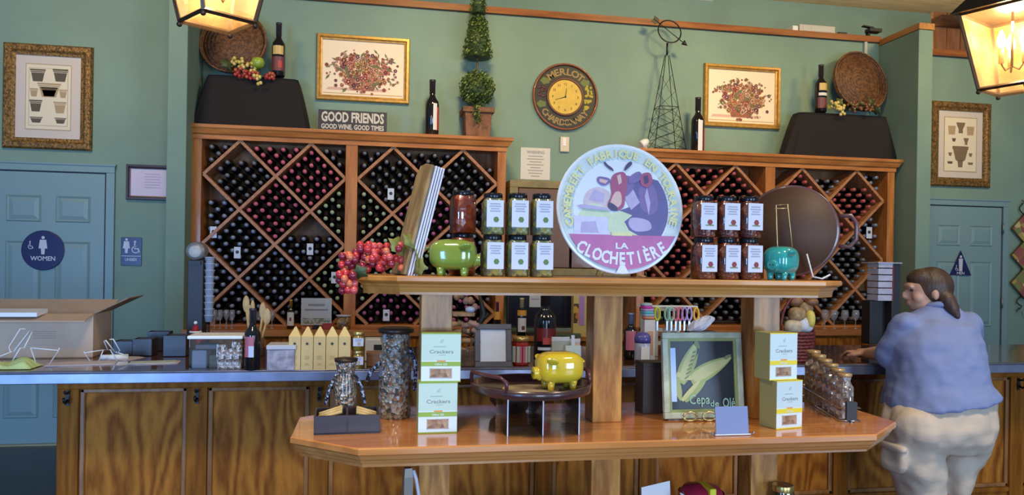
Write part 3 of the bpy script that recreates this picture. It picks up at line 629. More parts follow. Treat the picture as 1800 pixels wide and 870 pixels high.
g.build('painted_grapes', [flat('grape_maroon', (.075, .02, .025), .5), flat('grape_yellow', (.42, .34, .03), .5), flat('leaf_olive', (.12, .15, .03), .5)], t)
s = MB()
for i, ch in enumerate(['12', '1', '2', '3', '4', '5', '6', '7', '8', '9', '10', '11']):
    a = R_(i * 30); s.text(ch, math.sin(a) * R0 * .385, math.cos(a) * R0 * .385, R0 * .075, -.0162, 0, None, .01)
s.build('numerals', INK, t)
s = MB()
for a, l in ((R_(8), .26), (R_(-108), .32)):
    dx, dz = math.sin(a), math.cos(a); nx, nz = -dz * .013 * R0, dx * .013 * R0
    s.prism([(nx, nz), (-nx, -nz), (dx * l * R0 - nx * .4, dz * l * R0 - nz * .4), (dx * l * R0 + nx * .4, dz * l * R0 + nz * .4)], -.0185, -.0175)
s.lathe([(R0 * .03, .016), (R0 * .03, .02)], 12, 0, RX(PI / 2)); s.build('hands', INK, t)
# ------------------------------------------------------------------ on the left rack
Z1 = 2.47; Z2 = 2.437
p = at(620, 227, 6.15); k = mpp(p); p.z = Z1
t = thing('wooden_sign', 'black wooden sign reading GOOD FRIENDS, standing on the left rack', 'sign', (p.x, 6.15, Z1))
MB().bx(-59 * k, 59 * k, 0, .025, 0, 36 * k).build('board', mat('sign_board', (.035, .025, .025), .5, noise=.3, nscale=30), t, bev=.002)
s = MB(); s.text('GOOD FRIENDS', 0, 24.5 * k, 17 * k, -.001, 0, 108 * k, .035); s.text('GOOD WINE. GOOD TIMES', 0, 7.5 * k, 8.5 * k, -.001, 0, 108 * k, .03); s.build('lettering', flat('sign_cream', (.62, .56, .44), .5), t)
def wine(label, px, ytop, ybot, Y, z, label_draw=None, capm=None, rz=0, cat='wine bottle', wk=1.0, group=None, body=None, lab=None):
    p = at(px, ybot, Y); k = mpp(p); h = (ybot - ytop) * k; r = h * .122 * wk
    t = thing('wine_bottle', label, cat, (p.x, Y, z), rz, group)
    MB().lathe([(r * .85, 0), (r, .02 * h), (r, .56 * h), (r * .93, .62 * h), (r * .55, .69 * h), (r * .40, .73 * h), (r * .38, .97 * h), (r * .42, .97 * h), (r * .42, h)], 20).build('glass_body', body or BOTT, t)
    MB().lathe([(r * .43, .76 * h), (r * .43, .965 * h), (r * .46, .967 * h), (r * .46, h * 1.002), (0, h * 1.004)], 16).build('capsule', capm or mat('capsule_black', (.03, .025, .03), .3), t)
    if lab:
        for (z0, z1, a0, a1, m) in lab:
            mb = MB(); vs = []; n = 8
            for zz in (z0 * h, z1 * h):
                for i in range(n + 1):
                    a = R_(-90 + a0 + (a1 - a0) * i / n); vs.append(((r * 1.012) * math.cos(a), (r * 1.012) * math.sin(a), zz))
            mb.add(vs, [(i, i + 1, i + n + 2, i + n + 1) for i in range(n)], 0, True); mb.build('label', m, t)
    return t
LW = mat('label_white', (.72, .70, .66), .5); LR = mat('label_red', (.45, .05, .04), .5); LG = mat('label_gold', (.60, .42, .14), .4); LDK = mat('label_plum', (.16, .04, .05), .5); LSK = mat('label_bluewhite', (.55, .62, .75), .5)
wine('dark wine bottle standing alone between the wooden sign and the topiary', 759, 136, 237, 6.28, Z1, lab=[(.12, .58, 5, 40, LW), (.12, .52, 42, 80, LR)], wk=.98)
# draped boxes
def drape(label, px0, px1, ptop0, ptop1, ytop, ybot, z, Y, seed):
    a = at(px0, ybot, Y); b = at(px1, ybot, Y); k = mpp(a); c = (a.x + b.x) / 2; W = (b.x - a.x) / 2; h = (ybot - ytop) * k
    t0 = (at(ptop0, ytop, Y).x - c); t1 = (at(ptop1, ytop, Y).x - c)
    mb = MB(); rn = random.Random(seed); n = 72; rows = 12; vs = []; fs = []
    ph = [rn.uniform(0, 6.3) for _ in range(4)]
    def outline(a_, x0, x1, y0, y1):       # rounded rectangle point
        ca, sa = math.cos(a_), math.sin(a_); e = .35
        return ((x0 + x1) / 2 + (x1 - x0) / 2 * math.copysign(abs(ca) ** e, ca), (y0 + y1) / 2 + (y1 - y0) / 2 * math.copysign(abs(sa) ** e, sa))
    for j in range(rows + 1):
        f = j / rows; zz = h * (1 - f)
        for i in range(n):
            a_ = 2 * PI * i / n; tx, ty = outline(a_, t0, t1, .03, .19); bx_, by = outline(a_, -W, W, 0, .21)
            g = f ** .8; x = tx + (bx_ - tx) * g; y = ty + (by - ty) * g
            wv = .012 * f * (math.sin(7 * a_ + ph[0]) + .7 * math.sin(12 * a_ + ph[1] + 2 * f) + .5 * math.sin(19 * a_ + ph[2]))
            x += wv * math.cos(a_); y += wv * math.sin(a_) * .8
            y = min(max(y, -.04), .23)
            vs.append((x, y, max(zz + (.006 * math.sin(5 * a_ + ph[3]) if 0 < j < rows else 0), .001)))
    for j in range(rows):
        for i in range(n): fs.append((j * n + i, (j + 1) * n + i, (j + 1) * n + (i + 1) % n, j * n + (i + 1) % n))
    fs.append(tuple(reversed(range(n)))); mb.add(vs, fs, 0, True)
    mb2 = mb
    o = mb2.build('draped_box', CLOTHB, None, loc=(c, Y, z)); tag(o, label, 'draped box'); return o, h
drape('black cloth draped over a box on the left rack, under the wicker tray', 333, 541, 362, 523, 133, 225, Z1, 6.18, 2)
drape('black cloth draped over a box on the right rack, under the wicker tray', 1384, 1580, 1410, 1566, 200, 280, Z2, 6.18, 9)
def wicker(label, px, py, rpx, rpy, Y, rz, rx, seed):
    p = at(px, py, Y); k = mpp(p); r = rpy * k
    t = thing('wicker_tray', label, 'wicker tray', p, rz, None, rx)
    WK = mat('wicker_brown', (.20, .085, .032), .55, noise=.6, nscale=45, bump=.8, bscale=90)
    mb = MB(); n = 56
    mb.lathe([(0, 0), (r * .9, 0), (r * .93, .004), (r * .93, .01), (0, .01)], n, 0, RX(PI / 2) , cap=False)
    mb.build('woven_base', WK, t)
    mb = MB(); a = []
    for q in range(3):
        pts = [(math.cos(2 * PI * i / n) * r * (.93 + .015 * q), -.005 - .016 * q, math.sin(2 * PI * i / n) * r * (.93 + .015 * q)) for i in range(n)]
        mb.tube(pts, .0105 - .001 * q, 7, closed=True)
    mb.build('woven_rim', mat('wicker_rim', (.26, .11, .04), .5, noise=.6, nscale=60, bump=.8, bscale=120), t)
    mb = MB()
    for q in range(1, 9):
        rr = r * q / 9.5; mb.tube([(math.cos(2 * PI * i / 40) * rr, -.0105, math.sin(2 * PI * i / 40) * rr) for i in range(40)], .004, 5, closed=True)
    mb.build('weave', WK, t); return t
wicker('round wicker tray leaning behind fruit on the left draped box', 412, 77, 64, 59, 6.33, R_(-8), R_(-12), 1)
wicker('round wicker tray leaning behind garland on the right draped box', 1509, 145, 58, 55.5, 6.33, R_(6), R_(-10), 2)
zt1 = at(450, 133, 6.25).z; zt2 = at(1480, 200, 6.25).z
wine('dark wine bottle with decorated label beside the left wicker tray', 489, 46, 141, 6.26, zt1 - .0, lab=[(.40, .56, -50, 50, LG), (.10, .36, -60, 60, LDK), (.16, .28, 0, 40, LR)], wk=.98)
wine('dark wine bottle with round gold seal beside the right wicker tray', 1442, 115, 199, 6.26, zt2 - .0, lab=[(.45, .60, -45, 45, LG), (.08, .30, -60, 60, LDK), (.34, .40, -50, 50, LW)], wk=1.0)
wine('dark wine bottle standing on the right rack left of the smaller flower picture', 1226, 162, 260, 6.28, Z2, lab=[(.02, .58, -20, 22, LW), (.05, .45, 35, 75, LR)], wk=.98)
def leaf_mesh(mb, c, s, rot, m=0, tilt=0, roll=0):
    pts = []
    for i in range(15):
        a = 2 * PI * i / 15; rr = s * (1 if i % 3 == 0 else .72 if i % 3 == 1 else .66) * (1.15 if i == 0 else 1); pts.append((rr * math.cos(a), rr * math.sin(a) * .9))
    M = TR(*c) @ RZ(rot) @ RX(tilt) @ RY(roll)
    vs = [(0, 0, s * .12)] + [(a, b, 0) for a, b in pts] + [(0, 0, s * .09)] + [(a, b, -.0012) for a, b in pts]
    n = 15; fs = [(0, i + 1, (i + 1) % n + 1) for i in range(n)] + [(n + 1, (i + 1) % n + n + 2, i + n + 2) for i in range(n)] + [(i + 1, i + n + 2, (i + 1) % n + n + 2, (i + 1) % n + 1) for i in range(n)]
    mb.add(vs, fs, m, True, M)
def bunch(name, label, pts, r, mats_, leaves, cat='grapes', Y=None, z=None, group=None, seed=1, cap=95):
    """pts: list of (x,y,z,n,spread) world blobs; berries are parts"""
    c = Vector(pts[0][:3]); t = thing(name, label, cat, c, 0, group); rn = random.Random(seed)
    meshes = []; spots = []; cnt = 0
    for (x, y, zz, n, sp) in pts:
        for i in range(n):
            for _ in range(12):
                q = Vector((x + rn.uniform(-sp, sp), y + rn.uniform(-sp * .6, sp * .6), zz + rn.uniform(-sp * .7, sp * .7)))
                if all((q - s_).length > r * 1.35 for s_ in spots): break
            else: continue
            spots.append(q)
    first = {}
    for i, q in enumerate(spots[:cap]):
        mi = rn.randrange(len(mats_)); key = mi
        if key not in first:
            o = MB().ell((0, 0, 0), (r, r, r * 1.08), n=12, k=8).build('berry', mats_[mi], t); first[key] = o
        else:
            o = first[key].copy(); COL.objects.link(o)
        o.location = q - c
    for (x, y, zz, s, rot, tl, rl, m) in leaves:
        mb = MB(); leaf_mesh(mb, (x - c.x, y - c.y, zz - c.z), s, rot, 0, tl, rl); mb.build('leaf', m, t)
    mb = MB(); mb.tube([Vector(q[:3]) - c + Vector((0, .004, 0)) for q in pts], .003, 6); mb.build('stem', mat('stem_brown', (.12, .07, .03), .7), t)
    return t
YG = [mat('grape_yellow_a', (.62, .50, .10), .3, coat=.3), mat('grape_yellow_b', (.72, .55, .20), .3)]
RG = [mat('grape_red_a', (.42, .035, .03), .3, coat=.3), mat('grape_red_b', (.50, .10, .05), .3)]
LF = mat('leaf_green_dark', (.07, .10, .03), .5, noise=.4, nscale=40); LF2 = mat('leaf_olive_silk', (.23, .25, .06), .6, noise=.35, nscale=35)
kk = mpp(at(430, 120, 6.22))
def W(px, py, Y): return tuple(at(px, py, Y))
bunch('grape_bunch', 'yellow silk grapes in front of the left wicker tray', [W(418, 110, 6.21) + (14, .05), W(440, 118, 6.19) + (14, .05), W(452, 135, 6.155) + (8, .022), W(456, 146, 6.14) + (6, .014)], .014, YG, [W(398, 112, 6.2) + (.055, .4, 1.2, 0, LF)], seed=3)
bunch('grape_bunch', 'red silk grapes in front of the left wicker tray', [W(424, 128, 6.185) + (16, .045), W(445, 133, 6.17) + (10, .035), W(474, 133, 6.17) + (10, .03)], .014, RG, [W(405, 120, 6.19) + (.05, 1.4, 1.2, 0, LF)], seed=4)
p = at(453, 111, 6.19)
t = thing('apple', 'green artificial apple among the fruit on the left draped box', 'apple', p); r = .052
MB().lathe([(0, -r * .75), (r * .4, -r * .85), (r * .85, -r * .45), (r, .1 * r), (r * .82, .65 * r), (r * .4, .85 * r), (.0, .68 * r)], 20).build('fruit', mat('apple_green', (.33, .45, .05), .3, coat=.3, noise=.2, nscale=20), t); MB().tube([(0, 0, .65 * r), (.004, 0, 1.05 * r)], .003).build('stalk', mat('stem_brown'), t)
bunch('grape_garland', 'yellow grapes and vine leaves in front of the right wicker tray', [W(1468, 184, 6.19) + (10, .04), W(1478, 190, 6.165) + (10, .03), W(1481, 200, 6.145) + (6, .018)], .014, YG, [W(1458, 188, 6.17) + (.04, .4, 1.2, 0, LF2), W(1475, 180, 6.2) + (.05, 2, 1.2, 0, LF2)], seed=5)
bunch('berry_garland', 'brown and rust berry garland lying in the right wicker tray', [W(1500, 188, 6.20) + (16, .05), W(1520, 188, 6.20) + (16, .05), W(1535, 188, 6.19) + (10, .04)], .013, [mat('berry_rust', (.24, .07, .03), .4), mat('berry_brown', (.15, .08, .05), .4), mat('berry_olive', (.16, .14, .05), .4)], [W(1532, 178, 6.19) + (.05, .4, 1.2, 0, LF), W(1541, 194, 6.17) + (.05, 2, 1.2, 0, LF), W(1528, 196, 6.16) + (.04, 1, 1.2, 0, LF)], seed=6)
# topiary
p = at(838, 237, 6.30); k = mpp(p)
t = thing('potted_topiary', 'two-tier boxwood topiary in a square terracotta pot on the left rack', 'topiary', (p.x, 6.30, Z1))
TC = mat('terracotta', (.24, .105, .050), .8, noise=.45, nscale=18, bump=.3, bscale=60)
mb = MB(); h = 55 * k; a = 24 * k; b2 = 28 * k
def ringbox(mb, rs):
    vs = []; fs = []
    for r, z in rs: vs += [(-r, -r, z), (r, -r, z), (r, r, z), (-r, r, z)]
    for j in range(len(rs) - 1):
        for i in range(4): fs.append((j * 4 + i, j * 4 + (i + 1) % 4, (j + 1) * 4 + (i + 1) % 4, (j + 1) * 4 + i))
    fs += [(3, 2, 1, 0), tuple(range(4 * len(rs) - 4, 4 * len(rs)))]; mb.add(vs, fs)
mb.M = TR(0, .02, 0); ringbox(mb, [(a * .86, 0), (a * .98, h * .82), (b2 * .98, h * .82), (b2, h * .98), (b2 * .85, h), (b2 * .80, h * .9)]); mb.build('pot', TC, t, bev=.004)
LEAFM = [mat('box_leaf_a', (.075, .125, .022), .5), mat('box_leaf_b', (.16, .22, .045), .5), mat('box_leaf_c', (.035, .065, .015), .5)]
def foliage(name, fn, n, s, parent, seed, mats_=LEAFM):
    rn = random.Random(seed); mb = MB()
    for i in range(n):
        q = fn(rn); nn = Vector((rn.gauss(0, 1), rn.gauss(0, 1), rn.gauss(0, 1))).normalized(); a_ = nn.orthogonal().normalized(); b_ = nn.cross(a_); l = s * rn.uniform(.7, 1.25); w_ = l * .55
        q = Vector(q); mb.add([tuple(q - a_ * l), tuple(q - b_ * w_ + nn * l * .15), tuple(q + a_ * l), tuple(q + b_ * w_ + nn * l * .15)], [(0, 1, 2, 3)], rn.randrange(len(mats_)))
    return mb.build(name, mats_, parent)
def ballf(c, r):
    def f(rn):
        v = Vector((rn.gauss(0, 1), rn.gauss(0, 1), rn.gauss(0, 1))).normalized() * r * rn.uniform(.78, 1.06); return (c[0] + v.x, c[1] + v.y, c[2] + v.z)
    return f
def conef(c, r0, r1, h):
    def f(rn):
        z = rn.random() ** .9; a = rn.uniform(0, 2 * PI); r = (r0 + (r1 - r0) * z) * rn.uniform(.75, 1.08); return (c[0] + r * math.cos(a), c[1] + r * math.sin(a), c[2] + z * h)
    return f
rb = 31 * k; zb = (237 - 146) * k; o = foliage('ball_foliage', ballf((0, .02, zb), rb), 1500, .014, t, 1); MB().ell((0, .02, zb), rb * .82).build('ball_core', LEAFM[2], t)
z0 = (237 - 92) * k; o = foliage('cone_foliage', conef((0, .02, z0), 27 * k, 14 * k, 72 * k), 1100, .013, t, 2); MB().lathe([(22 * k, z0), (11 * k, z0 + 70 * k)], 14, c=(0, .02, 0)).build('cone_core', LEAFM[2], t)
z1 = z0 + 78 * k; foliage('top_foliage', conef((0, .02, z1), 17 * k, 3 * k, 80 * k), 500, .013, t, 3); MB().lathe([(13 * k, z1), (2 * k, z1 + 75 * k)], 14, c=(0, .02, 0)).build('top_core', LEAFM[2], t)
MB().tube([(0, .02, .8 * h), (0.004, .02, zb), (-.003, .02, z0), (0, .02, z1 + .02)], .008, 8).build('trunk', mat('stem_brown'), t)
foliage('trailing_foliage', lambda rn: (rn.gauss(-.02, .02), -b2 + .012 + rn.uniform(-.015, .01), h - rn.uniform(-.01, .15)), 90, .013, t, 4)
# wire tower with armillary ring
p = at(1170, 256, 6.30); k = mpp(p)
t = thing('wire_tower', 'black wire tower topped with ring and arrow, standing on the right rack', 'ornament', (p.x, 6.30, Z2))
H = (256 - 85) * k; hb = 29 * k; ht = 3 * k
def leg(sx, sy, f): r = hb + (ht - hb) * f; return Vector((sx * r, sy * r * .8, H * f))
for sx, sy in ((-1, -1), (1, -1), (1, 1), (-1, 1)): MB().tube([leg(sx, sy, 0), leg(sx, sy, 1)], .0035, 6).build('leg', IRON, t)
w = MB(); cs = ((-1, -1), (1, -1), (1, 1), (-1, 1)); lv = [.02, .12, .23, .34, .46, .62, .8]
for i in range(4):
    A, B = cs[i], cs[(i + 1) % 4]
    for f in (.46, .02): w.tube([leg(*A, f), leg(*B, f)], .003, 5)
    for a, b in zip(lv[:5], lv[1:5]): w.tube([leg(*A, a), leg(*B, b)], .002, 5); w.tube([leg(*B, a), leg(*A, b)], .002, 5)
    w.tube([leg(*A, .62), leg(*B, .8)], .0016, 4); w.tube([leg(*A, .46), leg(*B, .62)], .0016, 4)
w.build('bracing', IRON, t)
rc = Vector((4 * k, 0, H + 42 * k)); rr = 21 * k
MB().tube([rc + Vector((math.cos(2 * PI * i / 36) * rr, math.sin(2 * PI * i / 36) * rr * .25, math.sin(2 * PI * i / 36) * rr)) for i in range(36)], .006, 6, closed=True).build('ring', IRON, t)
MB().tube([(0, 0, H), (0, 0, H + 21 * k)], .009, 8).build('spindle', IRON, t)
a0 = rc + Vector((-30 * k, 0, 20 * k)); a1 = rc + Vector((32 * k, 0, -22 * k))
ar = MB(); ar.tube([a0, a1], .0035, 6); d = (a1 - a0).normalized(); ar.tube([a1 - d * 8 * k, a1 + d * 2 * k], [5 * k, .001], 8); nn = Vector((-d.z, 0, d.x))
ar.prism([(v.x, v.z) for v in (a0, a0 + nn * 6 * k - d * 2 * k, a0 + nn * 6 * k + d * 8 * k, a0 + d * 12 * k, a0 - nn * 6 * k + d * 8 * k, a0 - nn * 6 * k - d * 2 * k)], -.002, .002); ar.build('arrow', IRON, t)
# small white spot lamp at the corner of the right rack
p = at(1132, 247, 6.25); k = mpp(p)
t = thing('spot_lamp', 'small white clip spot lamp at the left end of the right rack', 'lamp', (at(1136, 256, 6.25).x, 6.25, Z2))
MB().cyl((0, 0, 0), 5 * k, 3 * k, 14).tube([(0, 0, 2 * k), (0, 0, 12 * k)], .004).build('base', WHITE, t)
MB().lathe([(4 * k, 0), (7 * k, 6 * k), (7.5 * k, 14 * k), (6.5 * k, 15 * k)], 16, M=TR(3 * k, 0, 18 * k) @ RY(R_(-125)) ).build('shade', WHITE, t)
# equipment on the ledge
p = at(1427, 57, WY + .05); k = mpp(p); zl = 3.635
t = thing('wireless_box', 'white electronic box lying on the wall ledge above the smaller flower picture', 'device', (p.x, WY + .05, zl))
MB().bx(-30 * k, 38 * k, -.06, .05, 0, 13 * k).build('case', mat('offwhite_plastic', (.55, .50, .42), .5), t, bev=.005)
MB().bx(-8 * k, 30 * k, -.063, -.06, 2.5 * k, 9 * k).build('vent', mat('grey_panel'), t); MB().bx(-42 * k, -32 * k, -.05, .03, 0, 10 * k).build('plug', WHITE, t, bev=.003); MB().bx(-24 * k, -16 * k, -.064, -.06, 2 * k, 10 * k).build('socket', mat('grey_panel'), t)
p = at(1475, 64, WY + .05)
t = thing('small_device', 'small flat black device on the ledge right of the white box', 'device', (p.x, WY + .04, zl)); MB().bx(-8 * k, 8 * k, -.05, .04, 0, 4.5 * k).build('case', BLACK, t, bev=.003)
p = at(1528, 62, WY - .02)
t = thing('floodlight', 'small black floodlight on the ledge in the right corner', 'floodlight', (p.x, WY - .01, zl))
MB().bx(-2 * k, 2 * k, -.01, .03, 0, 14 * k).build('stem', IRON, t); MB().bx(-4 * k, 20 * k, -.05, .03, 7 * k, 13 * k).build('head', BLACK, t, bev=.003); MB().bx(-16 * k, 4 * k, -.04, .0, 14 * k, 16 * k, M=RY(R_(6))).build('visor', BLACK, t)
p = at(1521, 90, WY - .015); zz = at(1521, 94, WY - .015).z - .45
t = tag(MB().bx(-.014, .014, -.012, .012, 0, 3.58 - zz).build('cable_conduit', mat('conduit_pale', (.42, .45, .42), .5), None, loc=(p.x, WY - .014, zz)), 'pale cable conduit running down the right corner of the niche', 'conduit')
# wall hanging at the right edge
p = at(1800, 360, WY - .03); k = mpp(p)
t = thing('wall_hanging', 'iron wall hanging with three diamond fruit tiles at the right edge', 'wall hanging', (p.x + .02, WY - .02, at(1800, 350, WY).z))
T3 = cells('fruit_tile', [(.45, .32, .05), (.35, .12, .05), (.55, .45, .20), (.20, .22, .05), (.30, .08, .06)], 14)
for i, py in enumerate((402, 449, 497)):
    z = at(1800, py, WY).z - t.location.z; d = 26 * k
    MB().prism([(-d, z), (0, z - d), (d, z), (0, z + d)], -.012, 0).build('diamond_tile', T3, t)
    MB().tube([(-d * 1.08, -.006, z), (0, -.006, z - d * 1.08), (d * 1.08, -.006, z), (0, -.006, z + d * 1.08)], .006, 6, closed=True).build('iron_edge', BRONZE, t)
z = lambda py: at(1800, py, WY).z - t.location.z
for s in (-1, 1):
    MB().tube([(s * (2 + 10 * abs(math.sin(q * .45))) * k, -.006, z(378) + (q * 3.2) * k) for q in range(9)], .005, 6).build('scroll', IRON, t)
    MB().tube([(s * (2 + 13 * abs(math.sin(q * .5))) * k, -.006, z(520) - (q * 3.0) * k) for q in range(10)], .005, 6).build('scroll', IRON, t)
MB().ell((1 * k, -.01, z(550)), .014).build('glass_drop', mat('lilac_glass', (.60, .55, .80), .1), t)
# ================================================================== UPPER SHELF OF THE DISPLAY
ZU, ZL = 1.411, .9005
# --- red grapes draped over the left end
GR = [mat('silk_grape_red', (.52, .03, .035), .25, coat=.4), mat('silk_grape_coral', (.66, .15, .07), .25, coat=.4), mat('silk_grape_wine', (.24, .015, .035), .25, coat=.4), mat('silk_grape_pink', (.62, .09, .09), .25, coat=.4)]
bunch('grape_bunch', 'large red silk grape bunch draped over the left end of the upper shelf', [W(676, 450, 2.55) + (26, .055), W(650, 452, 2.58) + (26, .06), W(625, 465, 2.56) + (16, .045), W(608, 490, 2.52) + (11, .028), W(612, 505, 2.52) + (8, .02)], .0125, GR,
      [W(628 + 5, 478, 2.515) + (.030, 2.8, 1.3, .2, LF), W(700, 432, 2.54) + (.045, .5, 1.1, .2, LF2), W(722, 424, 2.53) + (.04, .3, 1.0, .4, LF2), W(733, 455, 2.52) + (.055, 1.2, 1.35, .3, LF2), W(737, 470, 2.50) + (.040, -1.2, 1.45, .2, LF2)], seed=12, cap=92)
# --- jars
PKL = cells('pickle_contents', [(.55, .43, .08), (.38, .36, .10), (.22, .20, .10), (.62, .55, .22), (.30, .30, .12)], 60)
SAL = cells('salsa_contents', [(.40, .08, .03), (.28, .05, .02), (.50, .14, .05), (.20, .04, .02)], 70)
RED = cells('red_pepper_contents', [(.45, .06, .015), (.35, .04, .01), (.55, .11, .03)], 45)
LIDK = mat('lid_black', (.02, .02, .025), .2, .5); LIDG = mat('lid_gold', (.60, .43, .14), .3, .8)
LABJ = mat('jar_label', (.60, .62, .74), .5)
def jar(label, cat, loc, r, h, cont, lidm, lab=None, emb=None, rz=0, group=None, lidh=.13, sq=3.0, text=None, embm=None):
    t = thing('glass_jar', label, cat, loc, rz, group)
    bh = h * (1 - lidh)
    MB().lathe([(r * .90, 0), (r * .97, .03 * h), (r * .97, bh * .86), (r * .80, bh * .95), (r * .76, bh)], 24, 0, sq=sq, ph=PI / 24).build('contents', cont, t)
    MB().lathe([(r * .93, .0), (r, .02 * h), (r, bh * .87), (r * .83, bh * .965), (r * .80, bh * 1.0)], 24, 0, sq=sq, cap=False, ph=PI / 24).build('glass', GLASS, t)
    MB().lathe([(r * .84, bh * .99), (r * .86, bh), (r * .86, h - .003), (r * .82, h)], 24).build('lid', lidm, t)
    if lab:
        lw, z0, z1 = lab
        L_ = MB().bx(-lw / 2, lw / 2, -r - .0016, -r - .0002, z0 * h, z1 * h).build('label', LABJ, t)
        q = MB(); zc_ = (z0 + z1) / 2 * h; hh = (z1 - z0) * h
        for i, wd in enumerate((.62, .70, .5, .6)): q.bx(-lw * wd / 2, lw * wd / 2, -r - .0022, -r - .0017, zc_ + hh * (.34 - i * .09), zc_ + hh * (.385 - i * .09))
        q.build('printed_lines', flat('label_grey_print', (.34, .36, .46), .6), L_)
        e = MB(); rn = random.Random(1)
        for i in range(7):
            a = i * 2 * PI / 6; rr = 0 if i == 6 else lw * .085; e.disc((lw * .06 + rr * math.cos(a), zc_ - hh * .22 + rr * math.sin(a)), lw * .085, y=-r - .0024 - i * .00001, m=0, n=9)
        if embm == 's': e.bx(-lw * .22, lw * .30, -r - .0023, -r - .0018, zc_ - hh * .36, zc_ - hh * .31, 1)
        e.build('printed_emblem', emb, L_)
    return t
EG = [flat('emblem_green', (.10, .20, .06), .6), INK]; ER = [flat('emblem_red', (.25, .04, .05), .6), flat('emblem_olive', (.22, .26, .12), .6)]
yj = 2.53
rows = [('lower', 482), ('upper', 408)]
hj = None
def jar_block(xs_, rws, cont, embs, kind, tlab):
    for ci, px in enumerate(xs_):
        for ri, (rn_, py) in enumerate(rws):
            p = at(px, 483, yj); k = mpp(p); h = 73 * k
            nm = ['left', 'middle', 'right'][ci]
            jar('%s %s jar in the %s row of the stack %s' % (nm, kind, rn_, tlab), 'jar', (p.x, yj + random.uniform(-.004, .004), ZU + ri * h), 19.5 * k, h * .995, cont, LIDK, (30 * k, .18, .82), embs, R_(random.uniform(2, 9)), None, .12, 3.2, None, 's' if embs is ER else None)
jar_block([865, 908, 951], [('lower', 0), ('upper', 0)], PKL, EG, 'pickle', 'left of the round plate')
jar_block([1236, 1276, 1314], [('lower', 0), ('upper', 0)], SAL, ER, 'salsa', 'right of the round plate')
p = at(812, 483, 2.66); k = mpp(p)
for i in range(2):
    jar(['red pepper jar standing behind the green piggy bank', 'red pepper jar stacked on another above the green piggy bank'][i], 'jar', (p.x, 2.66, ZU + i * 74 * k), 22 * k, 73.5 * k, RED, LIDK, None, None, .2, None, .10, 3)
# --- piggy banks
def pig(name, label, loc, L, H, rz, col, scale=1.0, mirror=1):
    """ceramic pig; nose to -x; L body length, H height"""
    M_ = mat(name, col, .12, coat=.8, noise=.10, nscale=14); t = thing('piggy_bank', label, 'piggy bank', loc, rz)
    lh = H * .16; bh = H * .86; b = MB(); c = (0, 0, lh + (H - lh) / 2)
    b.ell(c, (L * .45, L * .33, (H - lh) / 2), n=36, k=22, sup=.66)
    b.lathe([(L * .15, 0), (L * .118, L * .05), (L * .112, L * .10), (L * .118, L * .115), (L * .10, L * .125), (0, L * .12)], 22, M=TR(-L * .40, 0, c[2] - H * .14) @ RY(-PI / 2), cap=False)
    o = b.build('body', M_, t)
    MB().bx(-L * .10, L * .10, -.002, .002, H - .004, H + .0006).build('coin_slot', BLACK, o)
    for s in (-1, 1): MB().ell((-L * .535, s * L * .035, c[2] - H * .135), (L * .008, L * .014, L * .018), n=8, k=5).build('nostril', BLACK, o)
    for s in (-1, 1):
        e = MB(); e.ell((0, 0, 0), (L * .115, L * .028, L * .085), n=14, k=8, sup=1.1, M=TR(-L * .26, s * L * .345, c[2] + H * .20) @ RZ(s * .35) @ RX(-s * R_(38)) @ RY(R_(18))); e.build('ear', M_, t)
        MB().ell((-L * .37, s * L * .20, c[2] + H * .04), (L * .012, L * .012, L * .017), n=8, k=5).build('eye', BLACK, t)
        for q in (-1, 1): MB().lathe([(L * .055, 0), (L * .060, lh * .4), (L * .085, lh * 1.5)], 14, c=(q * L * .22, s * L * .16, 0)).build('leg', M_, t)
    MB().tube([(L * .44 + .006 * math.cos(a * 1.1) + a * .0012, .006 * math.sin(a * 1.1), c[2] + H * .05 + a * .002) for a in range(10)], .0035, 6).build('tail', M_, t)
    return t
p = at(800, 480, 2.50); k = mpp(p); pig('glaze_lime', 'lime green ceramic piggy bank on the upper shelf beside the grapes', (at(796, 480, 2.515).x, 2.515, ZU), 93 * k, 65 * k, R_(168), (.23, .31, .04))
p = at(1378, 488, 2.50); k = mpp(p); pig('glaze_turquoise', 'turquoise ceramic piggy bank on the upper shelf before the round pan', (p.x, 2.52, ZU), 78 * k, 60 * k, R_(38), (.035, .36, .32))
# --- leaning board
p = at(727, 432, 2.50); q = at(728, 483, 2.50); k = mpp(q)
t = thing('leaning_board', 'tall tan wooden board with ribbed white edge leaning beside the green pig', 'board', (at(715, 483, 2.52).x, 2.52, ZU), R_(15), None, 0, 0)
M_ = RY(R_(14)); hB = 210 * k
b = MB(); pts = [(0, 0), (.14, 0), (.145, hB * .9), (.12, hB * .99), (.07, hB * 1.0), (.0, hB * .97)]
MB().prism(pts, -.012, 0, 'x', M=M_).build('wood_face', mat('tan_carved_wood', (.34, .215, .085), .5, noise=.45, nscale=22, stretch=(1, 1, .4)), t, bev=.003)
b = MB()
for i in range(4): b.prism([(-.004, .0), (.135, 0), (.135, hB * .97), (-.004, hB * .97)], .003 + i * .009, .009 + i * .009, 'x', M=M_)
b.build('ribbed_edge', mat('ribbed_white', (.62, .62, .70), .35), t, bev=.0015)
MB().prism([(.008, .0), (.13, 0), (.13, hB * .95), (.008, hB * .95)], 0, .036, 'x', M=M_).build('core', mat('grey_core', (.22, .20, .22), .5), t)
